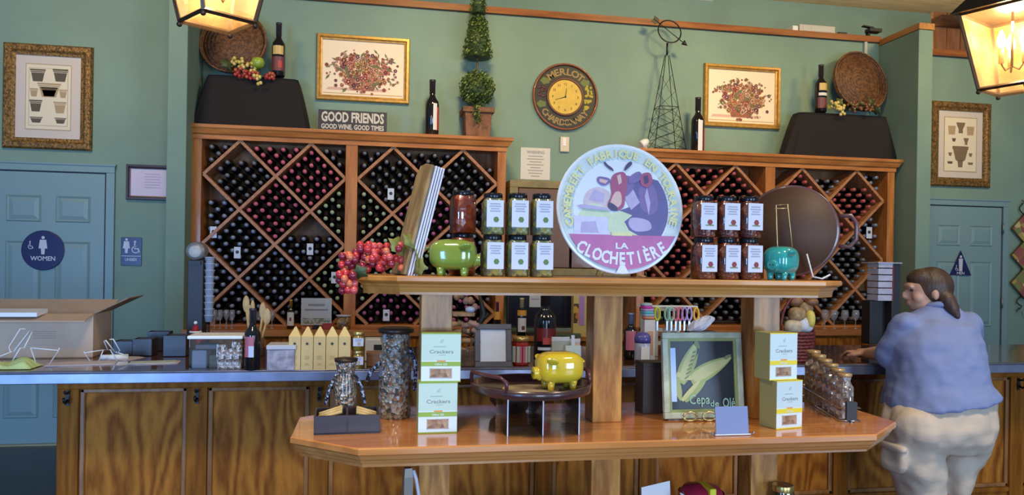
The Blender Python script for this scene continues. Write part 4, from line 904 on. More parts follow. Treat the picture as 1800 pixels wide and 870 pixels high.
# --- round cheese plate
p = at(1095, 366, 2.56); k = mpp(p); RP = 117 * k
t = thing('round_plate', 'large round plate with a cow and LA CLOCHETIERE on purple band', 'plate', (p.x, 2.56, ZU + .012), 0, None, R_(-6))
PC = RP
Mx = TR(0, 0, RP) @ RX(PI / 2)
MB().lathe([(RP * .9, -.022), (RP, -.010), (RP, -.002), (RP * .985, 0), (RP * .9, -.003), (RP * .2, -.004), (0, -.004)], 80, 0, Mx, cap=False).lathe([(0, -.022), (RP * .9, -.022)], 60, 0, Mx, cap=False).build('plate_body', mat('plate_white', (.66, .72, .78), .3, coat=.3), t)
# artwork, in (x,z) relative to centre, radius 1; y slightly forward of the face
ym = [-.0002]
cols_ = {'ring': (.56, .66, .68), 'sky': (.70, .76, .82), 'yellow': (.68, .68, .36), 'purple': (.46, .15, .36), 'white': (.78, .78, .84), 'cow': (.13, .12, .30), 'cow2': (.20, .15, .36), 'head': (.36, .10, .20), 'face': (.66, .45, .42), 'green': (.56, .66, .48), 'mauve': (.45, .40, .62), 'lilac': (.60, .60, .78), 'tree': (.58, .50, .58), 'dark': (.08, .07, .16)}
cl = list(cols_); CM = [mat('plate_' + c, cols_[c], .35, coat=.3, noise=.08, nscale=35) for c in cl]
art = MB()
def soft(p, it=2):
    for _ in range(it):
        q = []
        for i in range(len(p)):
            a, b = p[i], p[(i + 1) % len(p)]; q += [(a[0] * .78 + b[0] * .22, a[1] * .78 + b[1] * .22), (a[0] * .22 + b[0] * .78, a[1] * .22 + b[1] * .78)]
        p = q
    return p
def AP(pts, c):
    ym[0] -= .00025
    if 4 < len(pts) < 14: pts = soft(pts)
    art.poly([(x * RP, RP + z * RP) for x, z in pts], ym[0], cl.index(c))
def circ(cx, cz, rx, rz, a0=0, a1=360, n=48): return [(cx + rx * math.cos(R_(a0 + (a1 - a0) * i / n)), cz + rz * math.sin(R_(a0 + (a1 - a0) * i / n))) for i in range(n + (a1 - a0 != 360))]
AP(circ(0, 0, .95, .95), 'ring'); AP(circ(.02, .0, .76, .76), 'sky')
AP(circ(.02, 0, .735, .735), 'white')
AP([(-.62, .0), (-.55, .25), (-.35, .34), (-.15, .25), (-.12, 0)], 'tree'); AP([(-.66, -.36), (-.68, -.1), (-.5, .08), (-.3, .05), (-.15, -.05), (-.1, -.36)], 'green'); AP([(-.5, .12), (-.42, .28), (-.25, .22), (-.28, .08)], 'mauve')
AP([(-.74, -.42), (-.74, -.12), (-.20, -.14), (-.16, -.42)], 'lilac'); AP([(-.64, -.38), (-.62, -.22), (-.4, -.2), (-.35, -.38)], 'mauve')
AP([(-.22, -.42), (-.20, -.08), (.10, -.02), (.40, -.1), (.45, -.42)], 'green')
def edge(a0, a1, r=.735, n=14): return [(.02 + r * math.cos(R_(a0 + (a1 - a0) * i / n)), r * math.sin(R_(a0 + (a1 - a0) * i / n))) for i in range(n + 1)]
AP([(.10, .40), (.20, .05), (-.02, -.03), (.18, -.10), (.05, -.20), (.12, -.33), (.30, -.42)] + edge(-36, 38)[0:15] + [(.40, .50), (.25, .42)], 'cow')
AP([(.30, .0), (.28, .34), (.45, .46), (.58, .28), (.60, .02), (.5, -.1)], 'cow2'); AP([(.14, -.12), (.10, -.25), (.22, -.36), (.5, -.32), (.45, -.16)], 'mauve')
AP([(.05, .18), (.20, .30), (.30, .10), (.16, -.02)], 'mauve'); AP([(.38, .20), (.42, .34), (.47, .10), (.44, -.10)], 'mauve'); AP([(-.10, .36), (-.02, .50), (.16, .52), (.24, .36), (.12, .2), (0, .16)], 'cow2')
AP([(-.12, .53), (.06, .58), (.12, .45), (.07, .18), (.05, .02), (-.06, -.05), (-.19, -.03), (-.22, .06), (-.14, .2), (-.17, .38)], 'head')
AP([(-.10, .25), (.0, .27), (.02, .08), (-.06, .0), (-.16, .02), (-.17, .09)], 'face'); AP([(-.21, .05), (-.18, .10), (-.05, .02), (-.06, -.05), (-.19, -.03)], 'dark'); AP([(-.06, .50), (.0, .53), (.02, .40), (-.03, .36)], 'face')
AP([(-.16, .46), (-.36, .49), (-.38, .40), (-.28, .33), (-.17, .38)], 'cow2'); AP([(-.33, .45), (-.34, .40), (-.24, .37), (-.2, .42)], 'face')
AP([(.12, .48), (.30, .60), (.36, .50), (.26, .40), (.12, .38)], 'cow2'); AP([(.33, .55), (.48, .58), (.52, .42), (.42, .32), (.30, .38)], 'head'); AP([(.36, .50), (.43, .53), (.45, .42), (.38, .38)], 'dark')
AP([(-.18, .60), (-.27, .68), (-.25, .72), (-.20, .66), (-.13, .62), (-.10, .56)], 'dark'); AP([(.10, .60), (.20, .70), (.16, .74), (.08, .66), (.05, .57)], 'dark')
AP(edge(-154, -26, .93, 30) , 'purple'); AP([(.10, -.98), (.0, -.80), (-.10, -.98), (0, -.995)], 'white')
AP([(-.70, .02), (-.60, .05), (-.2, .0), (-.16, -.04), (-.6, -.02)], 'mauve'); AP([(-.16, -.42), (-.16, -.37), (.16, -.37), (.16, -.42)], 'yellow')
art.build('printed_picture', CM, t)
s = MB(); yy = ym[0] - .0005; s.arc('CAMEMBERT FABRIQUE EN TOURAINE', 0, RP, RP * .845, RP * .12, -106, 104, yy, 0, False, .03, 1.0); s.build('rim_lettering', CM[cl.index('yellow')], t)
s = MB(); s.text('LA', 0, RP * .43, RP * .09, yy, 0, RP * .20, .03); s.arc('CLOCHETI\u00c8RE', 0, RP * 1.50, RP * 1.26, RP * .185, 210, 150, yy, 0, True, .035, .74); s.build('lettering', CM[cl.index('white')], t)
t = thing('plate_stand', 'small gold wire easel holding the round plate', 'stand', (p.x, 2.56, ZU)); k_ = k
WG = mat('gold_wire', (.55, .42, .18), .3, .8)
for s in (-1, 1):
    MB().tube([(s * 40 * k, -.022, .022), (s * 40 * k, -.028, .006), (s * 40 * k, .05, .004), (s * 16 * k, .085, .10)], .0028, 6).build('foot', WG, t)
MB().tube([(-16 * k, .085, .10), (16 * k, .085, .10)], .0028, 6).build('cross_wire', WG, t)
# --- round pan on wire easel
p = at(1400, 409, 2.64); k = mpp(p); rP = 80 * k
DK = mat('dark_brown_tray', (.085, .036, .016), .6, coat=0, noise=.15, nscale=8); RIMM = mat('purple_brown_rim', (.13, .055, .060), .3, coat=.4)
t = thing('round_tray', 'big round dark brown tray with loop handles propped on a wire easel', 'tray', (p.x - .012, 2.66, ZU + .012), R_(-36), None, 0)
Mx = TR(0, 0, rP) @ RX(PI / 2)
MB().lathe([(0, .03), (rP * .985, .03), (rP, .028), (rP, -.028), (rP * .97, -.03)], 64, 0, Mx, cap=False).build('rim', RIMM, t)
MB().lathe([(0, .0315), (rP * .955, .0315), (rP * .955, .030)], 64, 0, Mx, cap=False).build('face', DK, t)
for s in (1,):
    MB().tube([(s * (rP - .002), .01, rP + .055), (s * (rP + .035), .02, rP + .058), (s * (rP + .055), .02, rP + .03), (s * (rP + .055), .02, rP - .03), (s * (rP + .035), .02, rP - .058), (s * (rP - .002), .01, rP - .055)], .008, 8).build('handle', RIMM, t)
t = thing('wire_easel', 'gold wire easel standing in front of the big round tray', 'easel', (at(1380, 488, 2.6).x, 2.575, ZU), R_(-12))
e = MB(); e.tube([(-17 * k, 0, 0), (-22 * k, .012, 128 * k), (-2 * k, .012, 130 * k), (11 * k, 0, 2 * k)], .0028, 6); e.tube([(-24 * k, .012, 122 * k), (0 * k, .012, 123 * k)], .0024, 6); e.build('hook', WG, t)
e = MB(); e.tube([(30 * k, 0, 45 * k), (40 * k, -.005, 6 * k), (55 * k, -.01, 3 * k), (70 * k, .0, 10 * k)], .0034, 6); e.build('foot', mat('white_wire', (.62, .62, .66), .4), t)
# ================================================================== LOWER SHELF
def base(px, py, z=ZL): q = on(px, py, z); return q, mpp(q)
# black divided caddy with bottle and chains
p, k = base(610, 763)
DKB = mat('aubergine_black', (.032, .020, .026), .4)
t = thing('divided_box', 'black two-compartment wooden box on the left end of the lower shelf', 'box', p, R_(2)); hw = 57 * k; dp = .15; hh = 33 * k
b = MB(); b.bx(-hw, hw, 0, dp, 0, .006).build('bottom', DKB, t)
b = MB(); b.bx(-hw, hw, 0, .007, 0, hh); b.bx(-hw, hw, dp - .007, dp, 0, hh); b.bx(-hw, -hw + .007, .007, dp - .007, 0, hh); b.bx(hw - .007, hw, .007, dp - .007, 0, hh); b.build('sides', DKB, t, bev=.0015)
MB().bx(-.0035, .0035, .007, dp - .007, .006, hh * .97).build('divider', DKB, t)
MB().bx(-.0025, .0025, -.001, .0, .002, hh * .8).build('seam', BLACK, t)
MOS = cells('glass_mosaic', [(.16, .13, .10), (.32, .25, .17), (.08, .07, .06), (.42, .40, .38), (.30, .15, .08), (.32, .27, .18)], 85, .12, .1, .5, .6)
MOS2 = cells('glass_mosaic_small', [(.16, .13, .10), (.36, .22, .13), (.08, .07, .06), (.45, .40, .34), (.30, .16, .09)], 120, .12, .1, .6, .8)
for (x, w_, a) in ((-.03, .022, .0), ):
    pass
st = thing('cork_sticks', 'bundle of pale wooden knife handles lying in the left compartment', 'utensils', (p.x, p.y, p.z))
for i in range(3): MB().tube([(-hw + .012, .03 + .02 * i, hh * .72 + .004 * i), (-.018, .04 + .02 * i, hh * 1.08 + .004 * i)], .0065, 8).build('handle', mat('pale_wood', (.60, .42, .18), .5), st)
st = thing('cork_sticks', 'pale wooden sticks lying in the right compartment of the black box', 'utensils', (p.x, p.y, p.z))
for i in range(3): MB().tube([(hw - .012, .03 + .02 * i, hh * .72 + .004 * i), (.028, .04 + .02 * i, hh * 1.02 + .004 * i)], .0065, 8).build('handle', mat('pale_wood'), st)
q = (p.x - .001, p.y + .075, p.z + .006)
t = thing('mosaic_bottle', 'small mosaic glass bottle standing in the black divided box', 'bottle', (p.x - .012 , p.y + .17 + .03, ZL))
r = 21 * k; H = 120 * k
MB().lathe([(r * .8, 0), (r, .02), (r, H * .62), (r * .75, H * .76), (r * .8, H * .80), (r * .95, H * .93), (r * .9, H * .96)], 22).build('mosaic_body', MOS2, t)
MB().lathe([(r * 1.02, H * .95), (r * 1.05, H), (r * .4, H * 1.01)], 20).build('lid', BRONZE, t)
for s in (-1, 1): MB().tube([(s * r * .8, -.0, H * .74), (s * r * 1.4, -.012, H * .55), (s * r * 1.75, -.02, H * .28)], .006, 6).build('chain_strap', cells('bead_chain', [(.02, .02, .03), (.45, .50, .62), (.03, .03, .05)], 160, .2), t)
# big mosaic bottle
p, k = base(694, 737)
t = thing('mosaic_bottle', 'tall mosaic glass bottle with dark lid left of the green cracker boxes', 'bottle', (p.x, p.y + .04, p.z)); k = mpp((p.x, p.y + .04))
r = 28 * k; H = 158 * k
MB().lathe([(r * .92, 0), (r, .01), (r, H * .62), (r * .98, H * .70), (r * .86, H * .735), (r * .82, H * .76), (r * .86, H * .80), (r * .95, H * .88), (r * .85, H * .93)], 10, smooth=False).build('mosaic_body', MOS, t)
MB().lathe([(r * .84, H * .93), (r * 1.12, H * .945), (r * 1.14, H * .985), (r * .9, H * 1.0)], 24).build('lid', mat('dark_lid', (.05, .03, .025), .35, .3), t)
MB().bx(r * .2, r * 1.2, -r * .9, -r * .8, H * .69, H * .715).build('clasp', BLACK, t)
for s in (-1, 1): MB().tube([(s * r * .9, -.01, H * .78 if s > 0 else H * .62), (s * r * (1.25 if s > 0 else 1.5), -.014, H * .6 if s > 0 else H * .52), (s * r * (1.25 if s > 0 else 1.75), -.014, H * .30 if s > 0 else H * .40)], .008, 7).build('chain_strap', MATS['bead_chain'], t)
# cracker boxes
CBW = mat('cracker_white', (.70, .76, .74), .4); 
def cracker(label, loc, w, h, d, band, side, rz, sub):
    t = thing('cracker_box', label, 'cracker box', loc, rz)
    MB().bx(-w / 2, w / 2, 0, d, 0, h).build('carton', side, t, bev=.001)
    f = MB(); f.poly([(-w / 2 + .001, .001), (w / 2 - .001, .001), (w / 2 - .001, h - .001), (-w / 2 + .001, h - .001)], -.0004, 0); F_ = f.build('front_panel', CBW, t)
    g = MB(); g.poly([(-w / 2 + .001, h * .44), (w / 2 - .001, h * .44), (w / 2 - .001, h * .995), (-w / 2 + .001, h * .995)], -.0007, 0)
    g.build('upper_panel', mat('cracker_mint', (.50, .64, .53), .4) if sub == 'g' else mat('cracker_ice', (.56, .67, .68), .4), F_)
    g = MB(); g.poly([(-w / 2 + .0005, h * .325), (w / 2 - .0005, h * .325), (w / 2 - .0005, h * .415), (-w / 2 + .0005, h * .415)], -.001, 0); g.build('band', band, F_)
    for z_ in (0, h - .0033): MB().bx(-w / 2, w / 2, -.0009, .001, z_, z_ + .0035).build('edge_strip', band, F_)
    g = MB(); g.bx(-w * .26, w * .26, -.0012, 0, h * .09, h * .27); g.build('window', cells('cracker_stack', [(.36, .20, .10), (.26, .13, .07), (.45, .28, .16)], 60, .4, 0, 0, .2), F_)
    g = MB()
    for (a, b_, c_, e_) in ((-.28, .28, .265, .28), (-.28, .28, .08, .095), (-.28, -.26, .08, .28), (.26, .28, .08, .28)): g.bx(a * w, b_ * w, -.0014, 0, c_ * h, e_ * h)
    g.build('window_edge', mat('pale_taupe', (.42, .36, .32), .5), F_)
    g = MB(); g.text('Crackers', .01 * w, h * .625, h * .075, -.0011, 0, w * .60, .012); g.bx(-w * .2, w * .12, -.0011, -.0008, h * .72, h * .728); g.bx(-w * .06, w * .12, -.0011, -.0008, h * .55, h * .556)
    for i in range(3): g.tube([(w * (-.03 + .03 * i), -.0009, h * .80), (w * (.0 + .03 * i), -.0009, h * (.86 + .01 * i))], .0004, 4)
    g.build('lettering', flat('cracker_grey', (.22, .24, .24), .6), F_)
    g = MB(); g.text('Olive Oil' if sub == 'g' else 'Wheat', 0, h * .365, h * .04, -.0014, 0, w * .3, .02); g.build('band_lettering', CBW, F_)
    g = MB(); g.poly([(-w * .1, h * .418), (w * .12, h * .418), (w * .12, h * .445), (-w * .1, h * .445)], -.0013, 0); g.build('orange_mark', flat('orange_mark', (.75, .30, .06), .5), F_)
    return t
p, k = base(769, 761); GB = flat('cracker_green', (.27, .40, .035), .45); GS = mat('cracker_side_green', (.34, .36, .14), .5)
cracker('green-banded cracker box standing on the shelf, lower of its stack', p, 69 * k, 89 * k, .07, GB, GS, R_(1), 'g')
cracker('green-banded cracker box lying on top of its stack', (p.x + .008, p.y + .004, p.z + 89 * k + .0005), 70 * k, 86 * k, .07, GB, GS, R_(-2.5), 'g')
p, k = base(1387, 753); YB_ = flat('cracker_yellow', (.80, .62, .02), .45); YS = mat('cracker_side_yellow', (.36, .33, .13), .5)
cracker('yellow-banded cracker box standing on the shelf beside the chalkboard', p, 58 * k, 84 * k, .085, YB_, YS, R_(12), 'y')
cracker('yellow-banded cracker box set back on top of its stack', (p.x - .018, p.y + .012, p.z + 84 * k + .0005), 58 * k, 83 * k, .085, YB_, YS, R_(8), 'y')
# tray, riser and yellow pig
p = on(933, 676, 1.048); k = mpp(p); rt = 104 * k
t = thing('acrylic_riser', 'clear acrylic riser carrying the round dark tray', 'riser', (p.x + .01, p.y, ZL)); rh = 1.048 - .022 - ZL
MB().bx(-.11, .13, -.115, .115, rh - .004, rh).build('top_sheet', ACRYL, t)
for x in (-.11, .126): MB().bx(x, x + .004, -.115, .115, 0, rh - .004).build('side_sheet', ACRYL, t)
MB().bx(.006, .010, -.115, .115, 0, rh - .004).build('side_sheet', ACRYL, t)
WX = mat('sheet_edge', (.62, .60, .66), .3)
e = MB(); 
for x in (-.11, .006, .126): e.bx(x, x + .004, -.1158, -.115, 0, rh)
e.build('polished_edge', WX, t)
t = thing('serving_tray', 'round dark tray with loop handles raised on the acrylic riser', 'tray', (p.x, p.y, 1.048 - .0215)); 
TRM = mat('tray_dark_wood', (.055, .022, .022), .3, coat=.4)
MB().lathe([(0, 0), (rt * .95, 0), (rt, .003), (rt * 1.02, .030), (rt * .985, .030), (rt * .965, .008), (0, .007)], 64, cap=False).build('tray_body', TRM, t)
MB().lathe([(0, .0075), (rt * .955, .0075)], 64, cap=False).build('tray_lining', mat('tray_lining', (.55, .43, .26), .3, noise=.6, nscale=9, col2=(.20, .12, .07)), t)
for s in (-1, 1):
    MB().tube([(s * (rt * 1.0) * math.cos(a), (rt * 1.0) * math.sin(a), z_) for a, z_ in ((-.55 * -s, .025), (-.55 * -s, .055), (-.45 * -s, .068), (-.1 * -s, .07), (.2 * -s, .07), (.45 * -s, .066), (.55 * -s, .052), (.55 * -s, .025))], .0065, 8, M=RZ(.42)).build('handle', mat('handle_oxblood', (.09, .022, .024), .3, coat=.4), t)
pp = Vector((on(966, 672, 1.036).x, p.y - .015, 1.0355)); kp = mpp(pp)
pig('glaze_yellow', 'yellow ceramic piggy bank standing on the raised tray', pp, 93 * kp, 66 * kp, R_(8), (.74, .51, .03))
p, k = base(905, 722)
t = thing('wooden_bowl', 'dark turned bowl beneath the acrylic riser', 'bowl', (p.x - .01, p.y, ZL)); MB().lathe([(.05, 0), (.055, .006), (.085, .04), (.09, .075), (.084, .075), (.078, .042), (0, .012)], 28, cap=False).lathe([(0, 0), (.05, 0)], 28, cap=False).build('bowl_body', mat('dark_bowl', (.035, .020, .016), .4), t)
# brown box left of the chalkboard
p, k = base(1149, 728)
t = thing('brown_box', 'tall dark brown box standing left of the chalkboard', 'box', (p.x + .012, p.y + .01, ZL))
DBX = mat('dark_brown_box', (.060, .034, .022), .5); MB().bx(-24 * k, 24 * k, 0, .09, 0, 88 * k).build('carton', DBX, t, bev=.002); MB().bx(-24.5 * k, 24.5 * k, -.001, .091, 82 * k, 90 * k).build('lid', mat('dark_brown_lid', (.045, .026, .018), .5), t, bev=.002)
# chalkboard
p, k = base(1240, 738); k *= .985
t = thing('corn_chalkboard', 'square cream-framed chalkboard with painted corn and pale green writing', 'chalkboard', (p.x, p.y, ZL + .006), R_(1), None, R_(-7))
hw = 77 * k; H = 153 * k; fw = 11 * k
f = MB()
for (a, b_, c_, d_) in ((-hw, hw, 0, fw), (-hw, hw, H - fw, H), (-hw, -hw + fw, fw, H - fw), (hw - fw, hw, fw, H - fw)): f.bx(a, b_, 0, .02, c_, d_)
f.build('frame', mat('cream_green_frame', (.50, .52, .36), .5, noise=.25, nscale=25), t, bev=.003)
f = MB(); g_ = fw + 5 * k
for (a, b_, c_, d_) in ((-hw + fw, hw - fw, fw, g_), (-hw + fw, hw - fw, H - g_, H - fw), (-hw + fw, -hw + g_, g_, H - g_), (hw - g_, hw - fw, g_, H - g_)): f.bx(a, b_, .006, .02, c_, d_)
f.build('inner_bead', mat('olive_bead', (.27, .30, .10), .5), t)
MB().bx(-hw + fw, hw - fw, .012, .018, fw, H - fw).build('black_board', mat('board_black', (.022, .024, .030), .35, noise=.3, nscale=12), t)
CC = MB(); D = lambda x, y: ((x - 390) / 781 * 175 * k * 1.0 - 1 * k, (700 - y) / 870 * 195 * k)
yv = [.0112]
def CP(pts, m): yv[0] -= .0002; CC.poly([D(*q) for q in pts][::-1], yv[0], m)
def taper(x0, y0, x1, y1, w0, w1, m, n=9):
    dx, dy = x1 - x0, y1 - y0; l = math.hypot(dx, dy); nx, ny = -dy / l, dx / l; L_ = []; R2 = []
    for i in range(n + 1):
        f_ = i / n; w_ = (w0 + (w1 - w0) * f_) * math.sin(PI * (.12 + .86 * f_)) ** .6; L_.append((x0 + dx * f_ + nx * w_, y0 + dy * f_ + ny * w_)); R2.append((x0 + dx * f_ - nx * w_, y0 + dy * f_ - ny * w_))
    CP(L_ + R2[::-1], m)
taper(200, 420, 350, 100, 70, 45, 1); taper(215, 400, 345, 110, 45, 32, 0); taper(290, 400, 650, 220, 80, 45, 1); taper(310, 385, 640, 228, 55, 30, 0)
taper(230, 560, 420, 400, 40, 30, 1); taper(160, 370, 200, 560, 30, 30, 1); taper(170, 350, 320, 390, 28, 24, 0); taper(210, 560, 380, 390, 22, 16, 0); taper(300, 330, 360, 190, 16, 10, 1); taper(340, 90, 375, 150, 22, 14, 2); taper(590, 230, 650, 200, 16, 12, 2)
for q in range(7): taper(255 + q * 12, 370 - q * 33, 262 + q * 12, 380 - q * 33, 28 - 2 * q, 28 - 2 * q, 2, 3)
CC.build('painted_corn', [flat('corn_pale', (.52, .50, .22), .5), flat('corn_husk', (.33, .38, .13), .5), flat('corn_shade', (.22, .23, .09), .5)], t)
s = MB(); a = D(360, 550); s.text('Cepa', a[0], a[1], 17 * k, .0085, 0, 39 * k, .01); a = D(487, 585); s.text('de', a[0], a[1], 11 * k, .0085, 0, 17 * k, .01); a = D(612, 580); s.text('Ol\u00e9', a[0], a[1], 17 * k, .0085, 0, 24 * k, .01); s.build('lettering', flat('chalk_mint', (.36, .55, .42), .6), t)
MB().bx(-hw + 15 * k, -hw + 25 * k, .004, .011, 30 * k, 125 * k).build('pale_strip', mat('pale_strip', (.45, .55, .80), .3), t)
t = thing('scroll_easel', 'ornate bronze scroll easel under the chalkboard', 'easel', (p.x, p.y - .012, ZL))
for s in (-1, 1):
    MB().tube([(s * (18 + 13 * math.cos(a)) * k - 16 * k, -.012, (9 + 8 * math.sin(a)) * k) for a in [i * .55 for i in range(12)]], .0042, 6).build('scroll', WG, t)
MB().tube([(-45 * k, -.008, .004), (25 * k, -.008, .004)], .004, 6).build('bar', WG, t)
# blue-grey card in holder
p, k = base(1288, 765)
t = thing('card_holder', 'small blue-grey card in a metal holder before the chalkboard', 'card holder', p, 0, None, R_(-8))
MB().bx(-31 * k, 31 * k, 0, .003, .004, 50 * k).build('card', mat('blue_grey_card', (.19, .22, .40), .45), t, bev=.001)
MB().bx(-34 * k, 34 * k, -.004, .012, 0, .005).build('bar', mat('pewter', (.40, .38, .42), .35, .8), t, bev=.001)
for s in (-1, 1): MB().tube([(s * 33 * k, 0, .002), (s * 39 * k, -.004, .006), (s * 40 * k, -.006, .011)], .0025, 6).build('foot', MATS['pewter'], t)
# bottle caddy: row of mosaic bottles receding
p0, k0 = base(1488, 738); p1, k1 = base(1425, 700)
d = (p1 - p0); ang = math.atan2(d.y, d.x)
CLB = cells('clear_bottle_glints', [(.30, .24, .18), (.22, .16, .12), (.50, .48, .46), (.36, .27, .19), (.26, .22, .20)], 55, .1, .3, .7, .6)
for i in range(6):
    q = p0.lerp(p1, (i + .35) / 5.7); kk = mpp(q); q.z = ZL + .006
    t = thing('glass_bottle', ['front', 'second', 'third', 'fourth', 'fifth', 'rearmost'][i] + ' small clear faceted bottle in the chrome caddy', 'bottle', q, .3 * i)
    r = 15 * kk; H = 76 * kk * (1.0 + .02 * i)
    MB().lathe([(r, 0), (r, H * .70), (r * .72, H * .78), (r * .62, H * .84), (r * .75, H * .90), (r * .7, H * .93)], 8, smooth=False).build('faceted_glass', CLB, t)
    MB().lathe([(r * .66, H * .92), (r * .82, H * .94), (r * .82, H * 1.0), (r * .5, H * 1.01)], 12).build('cap', mat('cap_amber', (.42, .27, .12), .3, .3), t)
t = thing('bottle_caddy', 'chrome wire caddy holding the row of small bottles at the right end', 'caddy', (p0.x, p0.y, ZL), ang)
Lc = d.length
c_ = MB(); c_.tube([(-.035, -.037, .003), (Lc + .045, -.037, .003), (Lc + .045, .037, .003), (-.035, .037, .003)], .0028, 6, closed=True); c_.tube([(-.035, -.037, .05), (Lc + .045, -.037, .05), (Lc + .045, .037, .05), (-.035, .037, .05)], .0022, 6, closed=True); c_.build('frame', CHROME, t)
MB().tube([(-.035, 0, .0), (-.035, 0, .115), (-.02, 0, .125)], .0035, 6).build('end_post', CHROME, t)
MB().bx(-.058, -.040, -.018, .018, .01, .075).build('black_tag', BLACK, t)
# ================================================================== BOTTOM SHELF ITEMS (tops only in view)
ZBt = .401
def top_at(px, py, Y, z0): q = at(px, py, Y); return q.z - z0
q = at(1158, 868, 2.6); h = top_at(1158, 850, 2.6, ZBt); k = mpp(q)
t = thing('white_card', 'white card standing on the bottom shelf, only its top showing', 'card', (q.x, 2.6, ZBt), R_(6), None, R_(-6)); MB().prism([(-29 * k, 0), (29 * k, 0), (29 * k, h), (-27 * k, h - 8 * k)], 0, .004).build('sheet', PAPER, t)
q = at(1243, 868, 2.55); k = mpp(q); h = top_at(1243, 856, 2.55, ZBt)
t = thing('red_tin', 'crimson round tin with yellow ribbon on the bottom shelf', 'tin', (q.x, 2.6, ZBt)); r = 41 * k
MB().lathe([(r * .6, 0), (r * .8, h * .4), (r, h * .75), (r * .98, h * .87), (r * .75, h * .96), (0, h)], 36).build('tin_body', mat('crimson', (.38, .02, .06), .3, coat=.4), t)
MB().lathe([(r * .985, h * .86), (r * 1.01, h * .875), (r * .985, h * .89)], 36, cap=False).build('silver_bead', CHROME, t)
MB().bx(-2 * k, 10 * k, -r * 1.01, r * .2, h * .72, h * 1.006).build('ribbon', flat('ribbon_yellow', (.72, .72, .03), .4), t, bev=.004)
q = at(1376, 868, 2.55); k = mpp(q); h = top_at(1376, 851, 2.55, ZBt)
jar('tall glass jar with brass lid on the bottom shelf, only its lid showing', 'jar', (q.x, 2.55, ZBt), 21 * k, h, mat('dark_honey', (.14, .08, .02), .2), LIDG, lidh=.08)
q = at(716, 868, 2.58); k = mpp(q); h = top_at(716, 822, 2.58, ZBt)
t = thing('cheese_grater', 'tall grey metal grater with bright handle left of the left post', 'grater', (q.x, 2.58, ZBt), .2); 
MB().lathe([(13 * k, 0), (11 * k, h * .92), (9 * k, h)], 4, 0, smooth=False, ph=PI / 4).build('grater_body', mat('grey_steel', (.24, .21, .17), .4, .5), t)
MB().tube([(9 * k, -.01, h * .98), (14 * k, -.012, h * .9), (20 * k, -.012, h * .72), (21 * k, -.012, h * .4)], .006, 8).build('handle', mat('white_wire'), t)
# ================================================================== ON THE BAR COUNTER
ZC = 1.0005
def cb(px, py): return base(px, py, ZC)
# cardboard box
p, k = cb(163, 629)
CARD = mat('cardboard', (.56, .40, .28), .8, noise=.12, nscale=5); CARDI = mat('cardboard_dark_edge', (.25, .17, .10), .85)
t = thing('cardboard_box', 'large open cardboard box on the left end of the bar', 'box', p, R_(3)); bw = .62; bd = .30; bh = 77 * k
b = MB(); b.bx(-bw, 0, 0, .005, 0, bh); b.bx(-bw, 0, bd - .005, bd, 0, bh); b.bx(-.005, 0, .005, bd - .005, 0, bh); b.bx(-bw, -bw + .005, .005, bd - .005, 0, bh); b.bx(-bw, 0, 0, bd, 0, .005); b.build('carton', CARD, t)
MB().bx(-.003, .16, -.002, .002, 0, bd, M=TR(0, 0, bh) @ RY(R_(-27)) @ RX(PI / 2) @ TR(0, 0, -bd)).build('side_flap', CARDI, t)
MB().bx(-bw, 0, -.13, 0, -.002, .002, M=TR(0, 0, bh) @ RX(R_(10))).build('front_flap', CARD, t)
MB().bx(-bw, 0, 0, .13, -.002, .002, M=TR(0, bd, bh) @ RX(R_(20))).build('back_flap', CARD, t)
MB().bx(-bw, -.19, -.115, .02, .004, .022, M=TR(0, 0, bh) @ RX(R_(4))).build('foam_sheet', mat('foam_white', (.72, .74, .80), .6), t)
e = MB(); 
for i in range(4): e.bx(-.24, -.15, -.001, 0, bh * (.60 - i * .05), bh * (.615 - i * .05))
e.bx(-.28, -.11, -.001, 0, bh * .30, bh * .305); e.build('printed_label', mat('cardboard_print', (.33, .25, .20), .8), t)
def wire_stand(px, py, s, rz, label):
    q, k = cb(px, py); t = thing('wire_easel', label, 'easel', q, rz); WW = mat('white_coated_wire', (.66, .66, .66), .4); s *= k
    e = MB(); e.tube([(-.9 * s, 0, 0), (-.5 * s, 0, .75 * s), (-.1 * s, .0, .75 * s), (.15 * s, 0, 0)], .0028, 6); e.tube([(-.1 * s, 0, .75 * s), (.9 * s, .02, .62 * s), (.55 * s, .01, 0)], .0028, 6); e.tube([(.9 * s, .02, .62 * s), (.93 * s, .02, .72 * s)], .0028, 6); e.build('foot_frame', WW, t)
    e = MB(); e.tube([(-.9 * s, .01, .55 * s), (-1.1 * s, .04, .75 * s), (-.75 * s, .06, 1.5 * s), (-.55 * s, .06, 1.48 * s)], .0028, 6); e.tube([(-.75 * s, .0, .6 * s), (-.3 * s, .04, 1.42 * s), (-.22 * s, .04, 1.36 * s), (-.35 * s, .0, .75 * s)], .0028, 6); e.tube([(-.8 * s, 0, .6 * s), (-1.5 * s, -.02, .3 * s)], .0026, 6); e.build('back_frame', WW, t); return t
wire_stand(58, 643, 42, 0, 'white wire easel standing in front of the cardboard box')
wire_stand(178, 636, 28, R_(190), 'smaller white wire easel by the corner of the cardboard box')
q, k = cb(18, 650); mb = MB(); rn = random.Random(4); n = 12; vs = []; fs = []
for j in range(n + 1):
    for i in range(n + 1):
        x = (i / n - .5) * .17; y = (j / n) * .14; ed = min(i, n - i, j, n - j) / n
        vs.append((x, y, .002 + min(1, ed * 6) * (.020 + .010 * math.sin(9 * i / n + 3 * j / n) + .006 * math.sin(17 * j / n))))
for j in range(n):
    for i in range(n): fs.append((j * (n + 1) + i, j * (n + 1) + i + 1, (j + 1) * (n + 1) + i + 1, (j + 1) * (n + 1) + i))
